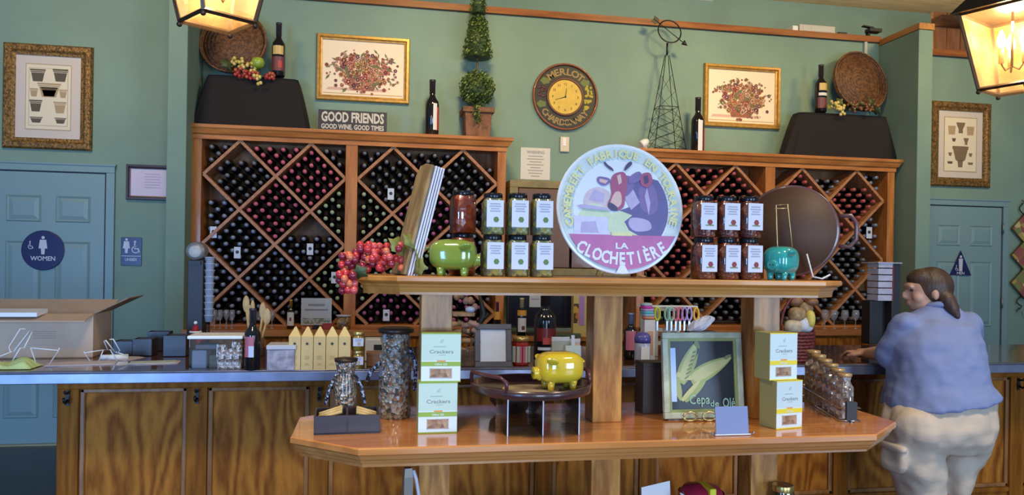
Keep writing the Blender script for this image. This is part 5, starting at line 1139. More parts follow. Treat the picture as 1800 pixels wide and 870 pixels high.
o = mb.add(vs, fs, 0, True).build('cleaning_cloth', mat('lime_cloth', (.48, .60, .26), .85), None, loc=(q.x - .015, q.y, ZC)); tag(o, 'crumpled pale green cloth on the left end of the bar', 'cloth')
PP = mat('leaflet_paper', (.56, .48, .50), .6)
for i, (px, py, w_, d_, a, l) in enumerate(((140, 643, .26, .13, 12, 'open newspaper lying in front of the cardboard box'), (205, 634, .10, .13, -18, 'curled white sheets beside the cardboard box'), (268, 640, .20, .09, 4, 'pale leaflets lying in front of the black organizer boxes'))):
    q, k = cb(px, py); t = thing('paper_sheets', l, 'paper', q, R_(a))
    for j in range(3): MB().bx(-w_ / 2 + .004 * j, w_ / 2 - .006 * j, .003 * j, d_, .0014 * j, .0014 * j + .0012, M=RZ(.05 * j)).build('sheet', PP if j != 2 or i != 2 else mat('leaflet_mint', (.46, .52, .46), .6), t)
q, k = cb(197, 634); t = thing('paper_roll', 'rolled white paper lying by the cardboard box', 'paper', (q.x, q.y + .03, ZC + .012), R_(14)); MB().lathe([(.012, -.055), (.012, .055)], 16, 0, RY(R_(90))).build('roll', PAPER, t)
for i, (x0, x1, yb, yt, l) in enumerate(((199, 232, 625, 600, 'leftmost low black organizer box on the bar'), (233, 266, 626, 596, 'black organizer box second from the left on the bar'), (253, 291, 620, 585, 'taller black organizer box standing behind the others'), (287, 326, 627, 590, 'rightmost black organizer box, with a leaf on top'))):
    q, k = cb((x0 + x1) / 2, yb); t = thing('organizer_box', l, 'box', q); hw = (x1 - x0) / 2 * k - .002; h = (yb - yt) * k; ORG = mat('organizer_black', (.022, .022, .028), .4)
    dp = .10 if i != 2 else .07
    if i == 2: t.location.y += .06; 
    b = MB(); b.bx(-hw, hw, 0, .005, 0, h); b.bx(-hw, hw, dp - .005, dp, 0, h); b.bx(-hw, -hw + .005, .005, dp - .005, 0, h); b.bx(hw - .005, hw, .005, dp - .005, 0, h); b.bx(-hw, hw, 0, dp, 0, .004); b.build('walls', ORG, t, bev=.001)
    MB().bx(-hw + .01, hw - .01, .02, dp - .02, h * .4, h * .97).build('contents', mat('organizer_grey', (.05, .05, .06), .6), t)
# black cup dispenser with cups
q, k = cb(341, 607)
t = thing('cup_dispenser', 'tall black dispenser with silver top and plastic cups beside the left rack', 'dispenser', (q.x, q.y + .02, ZC)); H = 150 * k
MB().bx(-14 * k, 12 * k, 0, .12, 0, H).build('black_case', BLACK, t, bev=.003)
MB().bx(-11 * k, 8 * k, -.012, 0, H - 8 * k, H - 2 * k).build('ledge', BLACK, t)
MB().lathe([(.0, -.02), (15 * k, -.02), (16 * k, .0), (16 * k, .08), (15 * k, .1), (0, .1)], 28, 0, TR(-1 * k, .0, H + 16 * k) @ RX(-PI / 2), cap=False).build('silver_drum', mat('silver_drum', (.42, .42, .42), .35, .6), t)
MB().lathe([(0, -.0215), (10 * k, -.0215), (11 * k, -.018)], 24, 0, TR(-1 * k, .0, H + 15 * k) @ RX(-PI / 2), cap=False).build('drum_opening', mat('grey_panel'), t)
CUP = mat('cup_white', (.55, .56, .62), .3, coat=.3)
q2, k2 = cb(358, 607); z0 = (607 - 520) * k2
o = MB(); t2 = thing('cup_stack', 'stack of translucent plastic cups standing beside the black dispenser', 'cups', (q2.x + .012, q2.y + .06, ZC))
for i in range(10): MB().lathe([(6.5 * k2, 0), (9 * k2, 11 * k2), (9.6 * k2, 11.2 * k2), (9.6 * k2, 12.2 * k2)], 16, c=(0, 0, i * 11.5 * k2 + 40 * k2)).build('cup', CUP, t2)
MB().tube([(0, 0, 0), (0, 0, 42 * k2)], .006).build('rod', IRON, t2); MB().cyl((0, 0, 0), .03, .006).build('foot', IRON, t2)
# red ornament and bowl
q, k = cb(343, 617)
t = thing('red_ornament', 'red felt ornament with white trim sitting at the left of the bar', 'ornament', (q.x, q.y, ZC)); RF = mat('red_felt', (.42, .015, .02), .7, noise=.3, nscale=40)
MB().ell((0, .02, .030), (.040, .035, .032), n=20, k=12).ell((-.004, .02, .075), .026).build('felt_body', RF, t)
MB().lathe([(.026, .085), (.016, .11), (.003, .135)], 16, c=(-.004, .02, 0)).build('hat', RF, t); MB().ell((-.004, .02, .137), .009).build('pompom', WHITE, t)
MB().tube([(-.004 + .025 * math.cos(i * .52), .02 + .025 * math.sin(i * .52), .092) for i in range(12)], .006, 6, closed=True).build('hat_trim', WHITE, t)
MB().tube([(.03, .0, .04), (.05, -.01, .06), (.062, -.01, .07)], [.009, .008, .006], 8).build('arm', RF, t)
# plastic tub
q, k = cb(378, 650)
t = thing('plastic_tub', 'clear plastic tub with a white lid and folded napkins, left of the wine bottle', 'tub', q); hw = 46 * k; H = 54 * k
MB().bx(-hw * .95, hw * .95, .002, .14, 0, .003).bx(-hw * .95, -hw * .945, .002, .14, 0, H).bx(hw * .945, hw * .95, .002, .14, 0, H).bx(-hw * .95, hw * .95, .002, .0045, 0, H).build('clear_walls', ACRYL, t)
MB().bx(-hw * 1.02, hw, -.006, .148, H, H + 6 * k).build('lid', WHITE, t, bev=.004)
MB().bx(-hw * .9, -hw * .35, .02, .12, .003, H * .62).build('napkins', mat('napkins_lilac', (.50, .45, .52), .7), t, bev=.006)
MB().bx(-hw * .28, hw * .25, .03, .12, .003, H * .45).build('brown_packets', mat('packets_tan', (.34, .22, .15), .7, noise=.3, nscale=30), t, bev=.004)
MB().bx(-hw * .8, hw * .1, .03, .10, H * .64, H * .8).build('cloth', mat('cloth_rose', (.34, .25, .27), .7), t, bev=.006)
def glassware(px, py, r, h, label, mt=None, group=None, Y=None, z=None, stem=True, name='wine_glass', lmat=None):
    if Y: q = at(px, py, Y); q.z = z; k = mpp(q)
    else: q, k = cb(px, py)
    t = thing(name, label, 'glass', q, 0, group); r *= k; h *= k
    if stem: pr = [(r * .75, 0), (r * .7, .004), (.004, .008), (.0035, h * .42), (r * .55, h * .50), (r, h * .68), (r * .95, h * .85), (r * .82, h)]
    else: pr = [(r * .85, 0), (r * .85, .006), (r, h * .5), (r, h)]
    MB().lathe(pr, 20, cap=False).build('glass_bowl', mt or mat('glass_light', (.45, .47, .52), .08, .1, coat=1, alpha=.42), t); return t
MOS3 = cells('cut_glass', [(.40, .38, .38), (.16, .12, .10), (.58, .56, .58), (.30, .22, .18)], 90, .08, .1, .8, .5)
for i, (px, h) in enumerate(((388, 45), (402, 38), (415, 50))):
    q, k = cb(px, 651); t = thing('cut_glass_tumbler', ['left', 'middle', 'right'][i] + ' cut glass tumbler between the plastic tub and the wine bottle', 'glass', (q.x, q.y + .02, ZC)); MB().lathe([(7 * k, 0), (9 * k, h * k * .5), (8.5 * k, h * k)], 12, smooth=False).build('cut_body', MOS3, t)
# wine bottle on the bar
q, k = cb(442, 652)
t = wine('dark wine bottle with red and blue label standing on the bar', 443, 540, 648, q.y + .03, ZC, lab=[(.22, .55, -55, 18, mat('label_mix', (.42, .12, .16), .5)), (.22, .40, -20, 18, LSK)], wk=1.05)
# olive wood utensils in a crock
q, k = cb(440, 632); t = thing('utensil_crock', 'crock of pale wooden spoons behind the wine bottle on the bar', 'crock', (q.x, q.y + .12, ZC)); k = mpp(t.location)
MB().lathe([(.035, 0), (.042, .01), (.045, .09), (.041, .09), (.038, .02), (0, .018)], 22, cap=False).build('crock', mat('brown_crock', (.12, .06, .03), .4), t)
PW = mat('olive_wood_pale', (.55, .36, .14), .5, noise=.25, nscale=30)
for i, (dx, z1, w_) in enumerate(((-15, 100, 6), (-10, 84, 5), (13, 88, 6), (20, 78, 7), (-4, 92, 4))):
    M_ = MB(); x1 = dx * k; M_.tube([(x1 * .4, 0, .03), (x1, .0, (z1 - 14) * k)], .005, 8); M_.ell((x1, 0, (z1 - 8) * k), (w_ * k, .006, 15 * k)); M_.build('wooden_spoon', PW, t)
# stacked clear boxes right of bottle
q, k = cb(494, 652); t = thing('plastic_box', 'clear box of white packets between the wine bottle and gold gift boxes', 'box', (q.x, q.y + .01, ZC)); hw = 25 * k
MB().bx(-hw, hw * .9, 0, .12, 0, 37 * k).build('packets', mat('packets_lilac', (.42, .37, .42), .4, noise=.5, nscale=30), t, bev=.003); MB().bx(-hw * 1.04, hw, -.004, .125, 37 * k, 45 * k).build('lid', mat('tub_lid_grey', (.50, .49, .52), .5), t, bev=.003)
# gold gift boxes
GB2 = mat('gold_gift_card', (.68, .47, .17), .45, noise=.08, nscale=12)
for i, px in enumerate((517, 539, 561, 583, 605)):
    q, k = cb(px, 651); t = thing('gift_box', ['leftmost', 'second from left', 'middle', 'second from right', 'rightmost'][i] + ' of five gold house-shaped gift boxes on the bar', 'gift box', (q.x, q.y + .006, ZC), R_(1.5 * (i - 2)), 'gold gift boxes on the bar')
    hw = 10.3 * k; H = 59 * k; H2 = 76 * k
    MB().bx(-hw, hw, 0, 2 * hw, 0, H).build('carton', GB2, t, bev=.001)
    r_ = MB(); r_.add([(-hw, 0, H), (hw, 0, H), (hw, 2 * hw, H), (-hw, 2 * hw, H), (-hw * .12, hw, H2), (hw * .12, hw, H2)], [(0, 1, 5, 4), (2, 3, 4, 5), (3, 0, 4), (1, 2, 5)]); r_.build('pointed_top', GB2, t)
    s = MB(); s.box((0, -.0006, H * .79), (5 * k, .001, 2.2 * k)); s.box((0, -.0007, H * .79), (2.2 * k, .001, 5 * k)); s.build('dark_emblem', INK, t)
    s = MB()
    for j, (w_, zz) in enumerate(((9, .42), (7, .38), (9, .34), (6, .2), (9, .16))): s.box((0, -.0005, H * zz), (w_ * k, .0006, .7 * k))
    s.build('printed_lines', flat('gold_print', (.40, .26, .08), .6), t)
# honey jars
for i, (py, l) in enumerate(((0, 'honey-coloured jar with cream label, lower of two stacked on the bar'), (33, 'honey-coloured jar with cream label stacked on top of another'))):
    q, k = cb(629, 650); jar(l, 'jar', (q.x, q.y + .01 + 12 * k, ZC + py * k), 12 * k, 32.8 * k, mat('honey', (.50, .30, .03), .15), LIDG, (18 * k, .25, .68), [flat('label_speck', (.45, .38, .22), .6)], lidh=.2, sq=None)
# things behind the gold boxes (back cabinet, z .934)
ZK = .9345
def bk(px, Y=6.02, z=ZK): q = at(px, 560, Y); q.z = z; return q, mpp(q)
def bkh(px, ytop, Y=6.02, z=ZK): return at(px, ytop, Y).z - z
q, k = bk(556, 5.98)
t = thing('counter_sign', 'white printed sign in a stand on the cabinet below the left rack', 'sign', q, 0, None, 0); h1 = bkh(556, 524, 5.98); h0 = h1 - 47 * k
MB().bx(-26 * k, 26 * k, 0, .004, h0, h1).build('sheet', mat('sign_sheet', (.50, .52, .56), .5), t)
s = MB(); s.bx(-14 * k, 14 * k, -.001, 0, h1 - 14 * k, h1 - 10 * k); s.bx(-20 * k, 20 * k, -.001, 0, h1 - 22 * k, h1 - 19 * k); s.build('printed_lines', flat('sign_grey', (.25, .26, .30), .6), t)
s = MB(); s.bx(-24 * k, 24 * k, -.001, 0, h0 + 2 * k, h0 + 12 * k); s.build('printed_picture', cells('sign_scene', [(.18, .22, .12), (.40, .42, .42), (.30, .30, .22)], 60, .5, 0, 0, .1), t)
MB().bx(-.02, .02, -.0, .03, 0, h0).bx(-.05, .05, -.02, .05, 0, .006).build('stand', IRON, t)
wine('wine bottle with gold capsule and white label left of the printed sign', 511, 530, 0, 5.98, ZK) if False else None
q, k = bk(511, 6.0); H = bkh(511, 527, 6.0)
t = wine('wine bottle with gold-topped neck and white label below the left rack', 511, 560 - H / k, 560, 6.0, ZK, lab=[(.12, .58, -60, 60, LW), (.28, .40, -15, 15, LDK)], capm=mat('capsule_gold', (.65, .36, .05), .35, .4), wk=1.05)
for i, px in enumerate((376, 386, 396, 407, 417)):
    glassware(px, 0, 5, 33, 'stemmed glass in the row on the cabinet under the left rack', group='glasses under the left rack', Y=6.02 + .012 * (i % 2), z=ZK)
for i, px in enumerate((457, 467, 477, 487)):
    glassware(px, 0, 5, 31, 'stemmed glass right of the wooden spoons under the left rack', group='glasses right of the spoons', Y=6.03, z=ZK)
for i, px in enumerate((1459, 1475, 1494, 1513, 1531)):
    glassware(px, 0, 6.5, 33, 'wine glass in the row on the cabinet under the right rack', group='glasses under the right rack', Y=6.02, z=ZK)
GFT = [mat('gift_orange', (.50, .20, .09), .5), mat('gift_red', (.34, .03, .02), .5)]
for i, (px, w_, h_, m_, l) in enumerate(((540, 9, 18, GFT[0], 'small orange gift carton behind the gold boxes'), (577, 9, 24, GFT[1], 'dark red gift carton behind the gold boxes'))):
    q, k = bk(px, 5.99); t = thing('gift_carton', l, 'box', q); h = bkh(px, 592 - h_, 5.99); MB().bx(-w_ * k, w_ * k, -.03, .05, 0, h).build('carton', m_, t, bev=.002); MB().bx(-w_ * k * 1.03, w_ * k * 1.03, -.031, .051, h * .75, h * 1.02).build('lid', m_, t, bev=.002)
q, k = bk(604, 5.99); t = thing('glass_candy_jar', 'glass jar of brown sweets left of the honey jars', 'jar', q); h = bkh(600, 556, 5.99)
MB().lathe([(.05, 0), (.055, h * .1), (.055, h * .85), (.045, h)], 20).build('contents', cells('sweets', [(.30, .15, .04), (.50, .32, .10), (.16, .08, .03)], 50, .3), t); MB().lathe([(.056, h), (.058, h * 1.12), (.0, h * 1.13)], 20).build('lid', mat('tub_lid_grey'), t)
q, k = cb(665, 640); t = thing('label_printer', 'white and black card machine behind the tall mosaic bottle', 'machine', (q.x, q.y + .1, ZC)); MB().bx(-24 * k, 20 * k, 0, .10, 0, 40 * k).build('case', mat('machine_white', (.55, .54, .56), .5), t, bev=.005); MB().bx(-8 * k, 16 * k, -.001, .03, 20 * k, 30 * k).build('slot', BLACK, t)
q, k = cb(652, 645); t = thing('amber_box', 'brown carton at the foot of the card machine', 'box', (q.x, q.y + .01, ZC)); MB().bx(-8 * k, 22 * k, 0, .07, 0, 24 * k).build('carton', mat('brown_carton', (.20, .09, .04), .6), t, bev=.002); MB().bx(-8.4 * k, 22.4 * k, -.001, .071, 19 * k, 25 * k).build('lid', mat('brown_carton'), t, bev=.002)
# ------------------------------------------------------------------ middle of the bar
q, k = cb(822, 648)
t = thing('rustic_crate', 'rustic basket of split wood and bark between the left and centre posts', 'basket', (q.x, q.y + .08, ZC)); k = mpp(t.location)
BK = [mat('bark_tan', (.36, .21, .10), .8, noise=.5, nscale=30), mat('bark_dark', (.12, .07, .045), .9, noise=.5, nscale=30), mat('bark_rose', (.34, .19, .15), .8, noise=.4, nscale=30)]
rn = random.Random(8)
MB().bx(-25 * k, 22 * k, -.02, .10, 0, 30 * k).build('lower_crate', BK[1], t, bev=.004)
for i in range(16):
    zz = (30 + (i // 4) * 15 + rn.uniform(-2, 2)) * k; x = (-18 + (i % 4) * 11 + rn.uniform(-3, 3)) * k; l = rn.uniform(9, 15) * k; a = rn.uniform(-.5, .5)
    MB().tube([(x - l * math.cos(a), rn.uniform(-.02, .02), zz - l * math.sin(a)), (x + l * math.cos(a), rn.uniform(-.02, .04), zz + l * math.sin(a))], [rn.uniform(.010, .014), rn.uniform(.009, .013)], 7).build('split_log', BK[rn.choice((0, 0, 2, 1))], t)
MB().bx(-24 * k, 14 * k, -.03, .06, 88 * k, 95 * k).build('shelf_slab', BK[0], t, bev=.003)
for i in range(5):
    x = (-17 + i * 8) * k; MB().ell((x, 0, (104 + rn.uniform(0, 22)) * k), (6 * k, .02, 7 * k), n=8, k=6).build('bark_piece', BK[rn.choice((0, 2))], t)
MB().ell((6 * k, -.02, 100 * k), (9 * k, .02, 6 * k)).build('blue_glass_piece', mat('pale_blue_glass', (.35, .40, .55), .1, coat=.5), t)
q, k = cb(850, 640)
t = thing('iron_figure', 'black iron twisted figure standing beside the rustic basket', 'ornament', (q.x, q.y + .13, ZC)); k = mpp(t.location)
MB().tube([(-4 * k, 0, 0), (-6 * k, 0, 30 * k), (-2 * k, 0, 62 * k), (6 * k, 0, 82 * k), (2 * k, 0, 100 * k), (-3 * k, 0, 122 * k)], [9 * k, 7 * k, 5 * k, 6 * k, 4 * k, 2 * k], 10).build('twisted_body', IRON, t)
MB().tube([(0, 0, 70 * k), (10 * k, 0, 78 * k), (14 * k, 0, 84 * k)], [5 * k, 4 * k, 3 * k], 8).build('arm', IRON, t); MB().cyl((-3 * k, 0, 0), 13 * k, 4 * k).build('foot', IRON, t)
# dark picture frame
q, k = cb(876, 651); q.y += .10; k = mpp(q)
t = thing('photo_frame', 'dark grey photo frame with white mount leaning behind the red jam jars', 'frame', (q.x - .005, q.y, ZC), 0, None, R_(-8)); hw = 33 * k; H = 76 * k; fw = 10 * k
f = MB(); 
for (a, b_, c_, d_) in ((-hw, hw, 0, fw), (-hw, hw, H - fw, H), (-hw, -hw + fw, fw, H - fw), (hw - fw, hw, fw, H - fw)): f.bx(a, b_, 0, .018, c_, d_)
f.build('frame', mat('charcoal_frame', (.075, .06, .06), .4), t, bev=.003)
MB().bx(-hw + fw, hw - fw, .008, .016, fw, H - fw).build('mount', mat('mount_white', (.58, .60, .64), .5), t)
# red jam jars
JAM = mat('red_jam', (.28, .02, .012), .12, coat=.6)
for i, px in enumerate((877, 913)):
    q, k = cb(px, 640); t = thing('jam_jar', ['left', 'right'][i] + ' red jam jar with gold lid behind the round serving tray', 'jar', (q.x, CY0 + .10, ZC)); k = mpp(t.location); r = 15 * k; H = 50 * k
    MB().lathe([(r * .9, 0), (r, .006), (r, H * .72), (r * .8, H * .86)], 8, smooth=False).build('jam', JAM, t)
    MB().lathe([(r * .86, H * .84), (r * .98, H * .86), (r * .98, H * .98), (r * .9, H)], 24).build('lid', LIDG, t)
    for (a, w_, m_) in ((-48, .5, mat('label_mint', (.46, .54, .46), .5)), (0, .42, mat('label_rose', (.40, .10, .18), .5)), (48, .5, mat('label_mint'))):
        MB().bx(-r * w_, r * w_, -r * .965, -r * .945, H * .12, H * .68, M=RZ(R_(a))).build('label', m_, t)
def bkbottle(label, px, yt, Y, z, **kw):
    q = at(px, 560, Y); q.z = z; k = mpp(q); h = at(px, yt, Y).z - z
    return wine(label, px, 560 - h / k, 560, Y, z, **kw)
CG = mat('capsule_gold', (.65, .36, .05), .35, .4); VEST = mat('ribbon_orange', (.72, .32, .03), .5); CRM = mat('capsule_cream', (.60, .48, .22), .4)
bkbottle('slim wine bottle with a maroon neck and orange ribbon before the black screen', 874, 530, 5.98, .8705, capm=mat('capsule_maroon', (.22, .04, .10), .3), lab=[(.50, .72, -80, 80, VEST)], wk=.85)
bkbottle('wine bottle with cream capsule and pale label before the black screen', 917, 524, 5.96, .8705, capm=CRM, lab=[(.56, .70, -75, 75, VEST), (.15, .50, -60, 60, LW), (.2, .3, -10, 30, LDK)], wk=1.0)
q, k = cb(957, 640)
t = wine('big dark wine bottle with silver neck chain and red label behind the yellow pig', 957, 498, 625, q.y + .12, ZC, lab=[(.28, .46, -60, 60, mat('label_darkred', (.16, .015, .015), .3)), (.24, .33, -22, 22, LR), (.16, .20, -50, 50, LSK)], wk=1.25)
k = mpp(t.location); MB().tube([(.0 + 13 * k * math.cos(i * .52), 13 * k * math.sin(i * .52), (60 + 6 * math.sin(i * .52 + 4.7)) * k + .02) for i in range(12)], .004, 6, closed=True).build('silver_chain', CHROME, t)
q = at(942, 529, 6.13); k = mpp(q)
t = thing('note_card', 'pale note card taped to the top of the black screen', 'card', (q.x, 6.146, q.z)); MB().bx(-11 * k, 11 * k, -.002, 0, -11 * k, 11 * k).build('card', mat('note_pale', (.50, .52, .52), .6), t)
MB().bx(-7 * k, 7 * k, -.003, -.002, 2 * k, 4 * k).build('printed_line', flat('sign_grey', (.25, .26, .30)), t)
for i, (px, yb, w_, h_, m_, l, Y_) in enumerate(((991, 640, 16, 45, mat('olive_card', (.36, .38, .30), .5), 'olive grey tin standing behind the yellow pig', .06), (1017, 640, 13, 40, mat('peach_card', (.58, .42, .30), .5), 'peach card box behind the yellow pig', .10))):
    q, k = cb(px, yb); t = thing('tea_tin', l, 'tin', (q.x, q.y + Y_, ZC)); k = mpp(t.location); hw = w_ * k; h = h_ * k
    MB().bx(-hw, hw, 0, .05, 0, h).build('case', m_, t, bev=.003); MB().bx(-hw * 1.02, hw * 1.02, -.001, .051, h * .82, h).build('lid', mat('lid_pale', (.52, .52, .54), .4), t, bev=.002)
q, k = cb(1010, 640); t = thing('price_card', 'small mint card on a stand right of the yellow pig', 'card', (q.x, q.y + .02, ZC), 0, None, R_(-6)); MB().bx(-14 * k, 14 * k, 0, .002, 6 * k, 32 * k).build('card', mat('label_mint'), t); MB().bx(-3 * k, 3 * k, .002, .006, 0, 50 * k).build('stem', mat('lid_pale'), t)
q = at(1016, 560, 6.0); k = mpp(q); h = at(1016, 511, 6.0).z - .8705
t = thing('gift_bag', 'yellow and purple printed bag between the racks, right of the screen', 'bag', (q.x + .02, 6.0, .8705)); hw = 13 * k
mb = MB(); mb.bx(-hw, hw, 0, .07, 0, h); mb.build('paper_bag', mat('bag_yellow', (.60, .46, .14), .5), t, bev=.003)
MB().bx(-hw * .2, hw * .55, -.002, 0, h * .25, h * .98).build('purple_stripe', mat('bag_purple', (.42, .22, .50), .5), t); MB().bx(-hw * .95, -hw * .25, -.002, 0, h * .3, h * .72).build('printed_fruit', cells('bag_fruit', [(.60, .18, .02), (.08, .04, .02), (.66, .34, .03)], 30, .5, 0, 0, 0), t)
t = thing('green_book', 'green and brown book lying under the printed bag', 'book', (at(1000, 560, 5.9).x, 5.93, .871)); MB().bx(-.11, .11, 0, .1, .0, .03).build('cover', mat('book_green', (.10, .13, .07), .5), t); MB().bx(-.105, .112, .003, .097, .004, .026).build('pages', CREAM, t)
# ------------------------------------------------------------------ right part of the bar
q, k = cb(1110, 640)
t = wine('dark bottle with a pink label right of the centre post', 1108, 560, 640, q.y + .2, ZC, lab=[(.2, .62, -60, 60, mat('label_pink', (.50, .14, .18), .5))], capm=mat('capsule_slate'), wk=1.3)
q, k = cb(1137, 640); q.y += .06; k = mpp(q)
t = thing('blue_jar', 'jar with a purple-blue lid and white label right of the centre post', 'jar', (q.x, q.y, ZC)); H = 53 * k; r = 14 * k
MB().lathe([(r * .95, 0), (r, .01), (r, H * .6), (r * .95, H * .68)], 22).build('jar_body', mat('jar_pale', (.42, .46, .60), .3, coat=.4), t)
MB().lathe([(r * 1.02, H * .66), (r * 1.05, H * .78), (r * .98, H * .88), (r * .6, H)], 22).build('lid', mat('lid_violet', (.09, .08, .34), .3, coat=.4), t)
MB().bx(-r * .55, r * .55, -r - .001, -r * .9, H * .05, H * .55).build('label', mat('label_white'), t)
q, k = cb(1158, 640); q.y += .12; k = mpp(q)
t = thing('white_carton', 'tall white carton with peach print behind the chalkboard', 'box', (q.x, q.y, ZC)); MB().bx(-10 * k, 10 * k, 0, .06, 0, 72 * k).build('carton', mat('carton_white', (.62, .56, .52), .5), t, bev=.002); MB().bx(-4 * k, 6 * k, -.001, 0, 10 * k, 52 * k).build('printed_panel', mat('carton_peach', (.55, .30, .16), .5), t)
# folded towels on the carton
z0 = ZC + 72 * k
for i, c in enumerate(((.62, .22, .10), (.30, .38, .50), (.10, .42, .46), (.42, .30, .48), (.56, .04, .30), (.36, .42, .48))):
    o = MB().ell((0, .03, 0), (11 * k * (1 - .03 * i), .035, 3.4 * k), n=20, k=8, sup=.6).build('folded_towel', mat('towel_%d' % i, c, .8), None, loc=(q.x - .002 * i, q.y, z0 + (3.4 + 4.6 * i) * k)); tag(o, ['orange', 'grey blue', 'turquoise', 'lilac', 'magenta', 'pale blue'][i] + ' folded towel in the small stack on the white carton', 'towel', 'folded towels on the white carton')
# white rack with coloured handled utensils
q, k = cb(1222, 640); q.y += .30; k = mpp(q)
t = thing('utensil_rack', 'whitewashed wooden display rack behind the chalkboard', 'rack', (q.x, q.y, ZC)); HR = at(1222, 540, q.y).z - ZC; RW = mat('whitewash', (.50, .46, .40), .6, noise=.15, nscale=20)
for x in (-52, -26, -4, 14): MB().bx((x - 4) * k, (x + 3) * k, 0, .02, 0, HR).build('upright', RW, t, bev=.002)
for z in (.28, .55, .97): MB().bx(-56 * k, 17 * k, .002, .018, HR * z - .012, HR * z + .006).build('cross_rail', RW, t)
MB().bx(-56 * k, 50 * k, .0, .06, HR, HR + .006).build('wire_shelf', WHITE, t)
for i, (dx, c, n_) in enumerate(((-28, (.58, .60, .02), 'yellow-green'), (-10, (.24, .50, .38), 'mint green'), (-2, (.30, .55, .42), 'pale green'), (6, (.66, .16, .20), 'coral pink'), (14, (.60, .12, .22), 'rose'), (22, (.38, .26, .55), 'violet'), (31, (.46, .32, .60), 'lilac'), (44, (.78, .42, .02), 'orange'))):
    tt = thing('scissors', n_ + ' handled kitchen tool hanging on the whitewashed rack', 'kitchen tool', (q.x + dx * k, q.y - .016, ZC + HR - .002)); m_ = mat('plastic_' + n_.replace(' ', '_'), c, .35)
    MB().tube([(4.6 * k * math.cos(a), -.004, -11 * k + 11 * k * math.sin(a)) for a in [j * 2 * PI / 16 for j in range(16)]], 2.0 * k, 8, closed=True).build('loop_handle', m_, tt)
    MB().bx(-1.6 * k, 1.6 * k, -.006, 0, -40 * k, -22 * k).build('blade', mat('tool_steel', (.45, .45, .48), .3, .8), tt)
q, k = cb(1276, 640); q.y += .26; k = mpp(q); rn = random.Random(3)
t = thing('paper_bundle', 'crumpled white tissue paper in a box behind the chalkboard top edge', 'paper', (q.x, q.y, ZC)); hp = at(1276, 582, q.y).z - ZC
MB().bx(-24 * k, 26 * k, 0, .07, 0, hp).build('carton', mat('dark_brown_box'), t, bev=.002)
vs = []; n = 14
mb = MB(); mb.ell((0, .03, hp + 11 * k), (27 * k, .04, 12 * k), n=14, k=8); mb.v = [(v[0] + rn.uniform(-.006, .006), v[1] + rn.uniform(-.006, .006), max(hp, v[2] + v[0] * .35 + rn.uniform(-.006, .006))) for v in mb.v]; mb.sm = [False] * len(mb.sm); mb.build('tissue', mat('tissue_white', (.58, .58, .68), .7), t)
# gift basket
q, k = cb(1424, 640); q.y += .06; k = mpp(q)
t = thing('gift_basket', 'dark red wicker gift basket with bread, bags and ribbon on the bar', 'basket', (q.x + .0, q.y + .06, ZC)); RW2 = mat('red_wicker', (.16, .022, .022), .5, noise=.4, nscale=60, bump=.6, bscale=80)
k = mpp(t.location); r = 31 * k; H = 52 * k
mb = MB()
for j in range(9): mb.tube([((r * (.82 + .02 * j)) * math.cos(i * PI / 14) * 1.0, (r * (.82 + .02 * j)) * .75 * math.sin(i * PI / 14), (.5 + j) * H / 9) for i in range(28)], H / 17, 6, closed=True)
mb.build('wicker_body', RW2, t); mb = MB()
for i in range(14):
    a = i * PI / 7; mb.tube([(r * .84 * math.cos(a), r * .65 * math.sin(a), 0), (r * 1.02 * math.cos(a), r * .78 * math.sin(a), H * 1.02)], .004, 5)
mb.build('uprights', RW2, t); MB().lathe([(0, 0), (r * .8, 0)], 20, cap=False, M=SCL(1, .75, 1) @ TR(0, 0, .004)).build('bottom', RW2, t)
MB().tube([(-r * math.cos(a), 0, H + 62 * k * math.sin(a)) for a in [i * PI / 12 for i in range(13)]], .007, 7).build('handle', RW2, t)
BR_ = [mat('bread_tan', (.42, .26, .13), .7, noise=.5, nscale=30, bump=.4), mat('bag_cream', (.58, .48, .34), .6, noise=.4, nscale=30), mat('packet_white', (.60, .58, .62), .5, noise=.3, nscale=40), mat('pretzel_brown', (.26, .12, .05), .5, noise=.4, nscale=40), mat('packet_yellow', (.60, .48, .10), .5)]
for i, (dx, z_, sx, sz, m_, n_) in enumerate(((-10, 60, 16, 13, 1, 'packet'), (12, 64, 17, 15, 2, 'packet'), (-2, 82, 15, 13, 0, 'bread_roll'), (17, 92, 14, 12, 0, 'bread_roll'), (20, 74, 9, 16, 4, 'packet'), (0, 104, 14, 9, 3, 'pretzel_bag'), (26, 104, 12, 7, 3, 'pretzel_bag'))):
    MB().ell((dx * k, rn.uniform(-.02, .02), z_ * k), (sx * k, .035, sz * k), n=12, k=8, sup=.8).build(n_, BR_[m_], t)
t2 = thing('snack_bag', 'clear bag of pretzel snacks left of the red wicker basket', 'bag', (t.location.x - 54 * k, t.location.y + .02, ZC)); k = mpp(t2.location)
MB().bx(-20 * k, 20 * k, -.03, .04, 0, 62 * k).build('carton_base', mat('kraft', (.30, .20, .11), .7), t2, bev=.003)
mb = MB(); mb.ell((0, 0, 88 * k), (22 * k, .04, 28 * k), n=16, k=10, sup=.8); mb.build('snacks', cells('snack_mix', [(.46, .30, .14), (.58, .42, .22), (.28, .16, .08), (.52, .44, .36)], 55, .5, 0, .2, .6), t2)
MB().lathe([(.006, 114 * k), (.022, 128 * k), (.028, 134 * k)], 10, smooth=False).build('tied_top', mat('cello', (.55, .54, .50), .2), t2)
mb = MB()
for i in range(6): mb.tube([(14 * k + .006 * math.sin(i), -.03, (112 - i * 14) * k), (16 * k - .006 * math.sin(i), -.034, (104 - i * 14) * k)], .006, 6, i % 2)
mb.build('beaded_ribbon', [WHITE, flat('bead_maroon', (.20, .03, .05), .4)], t2)
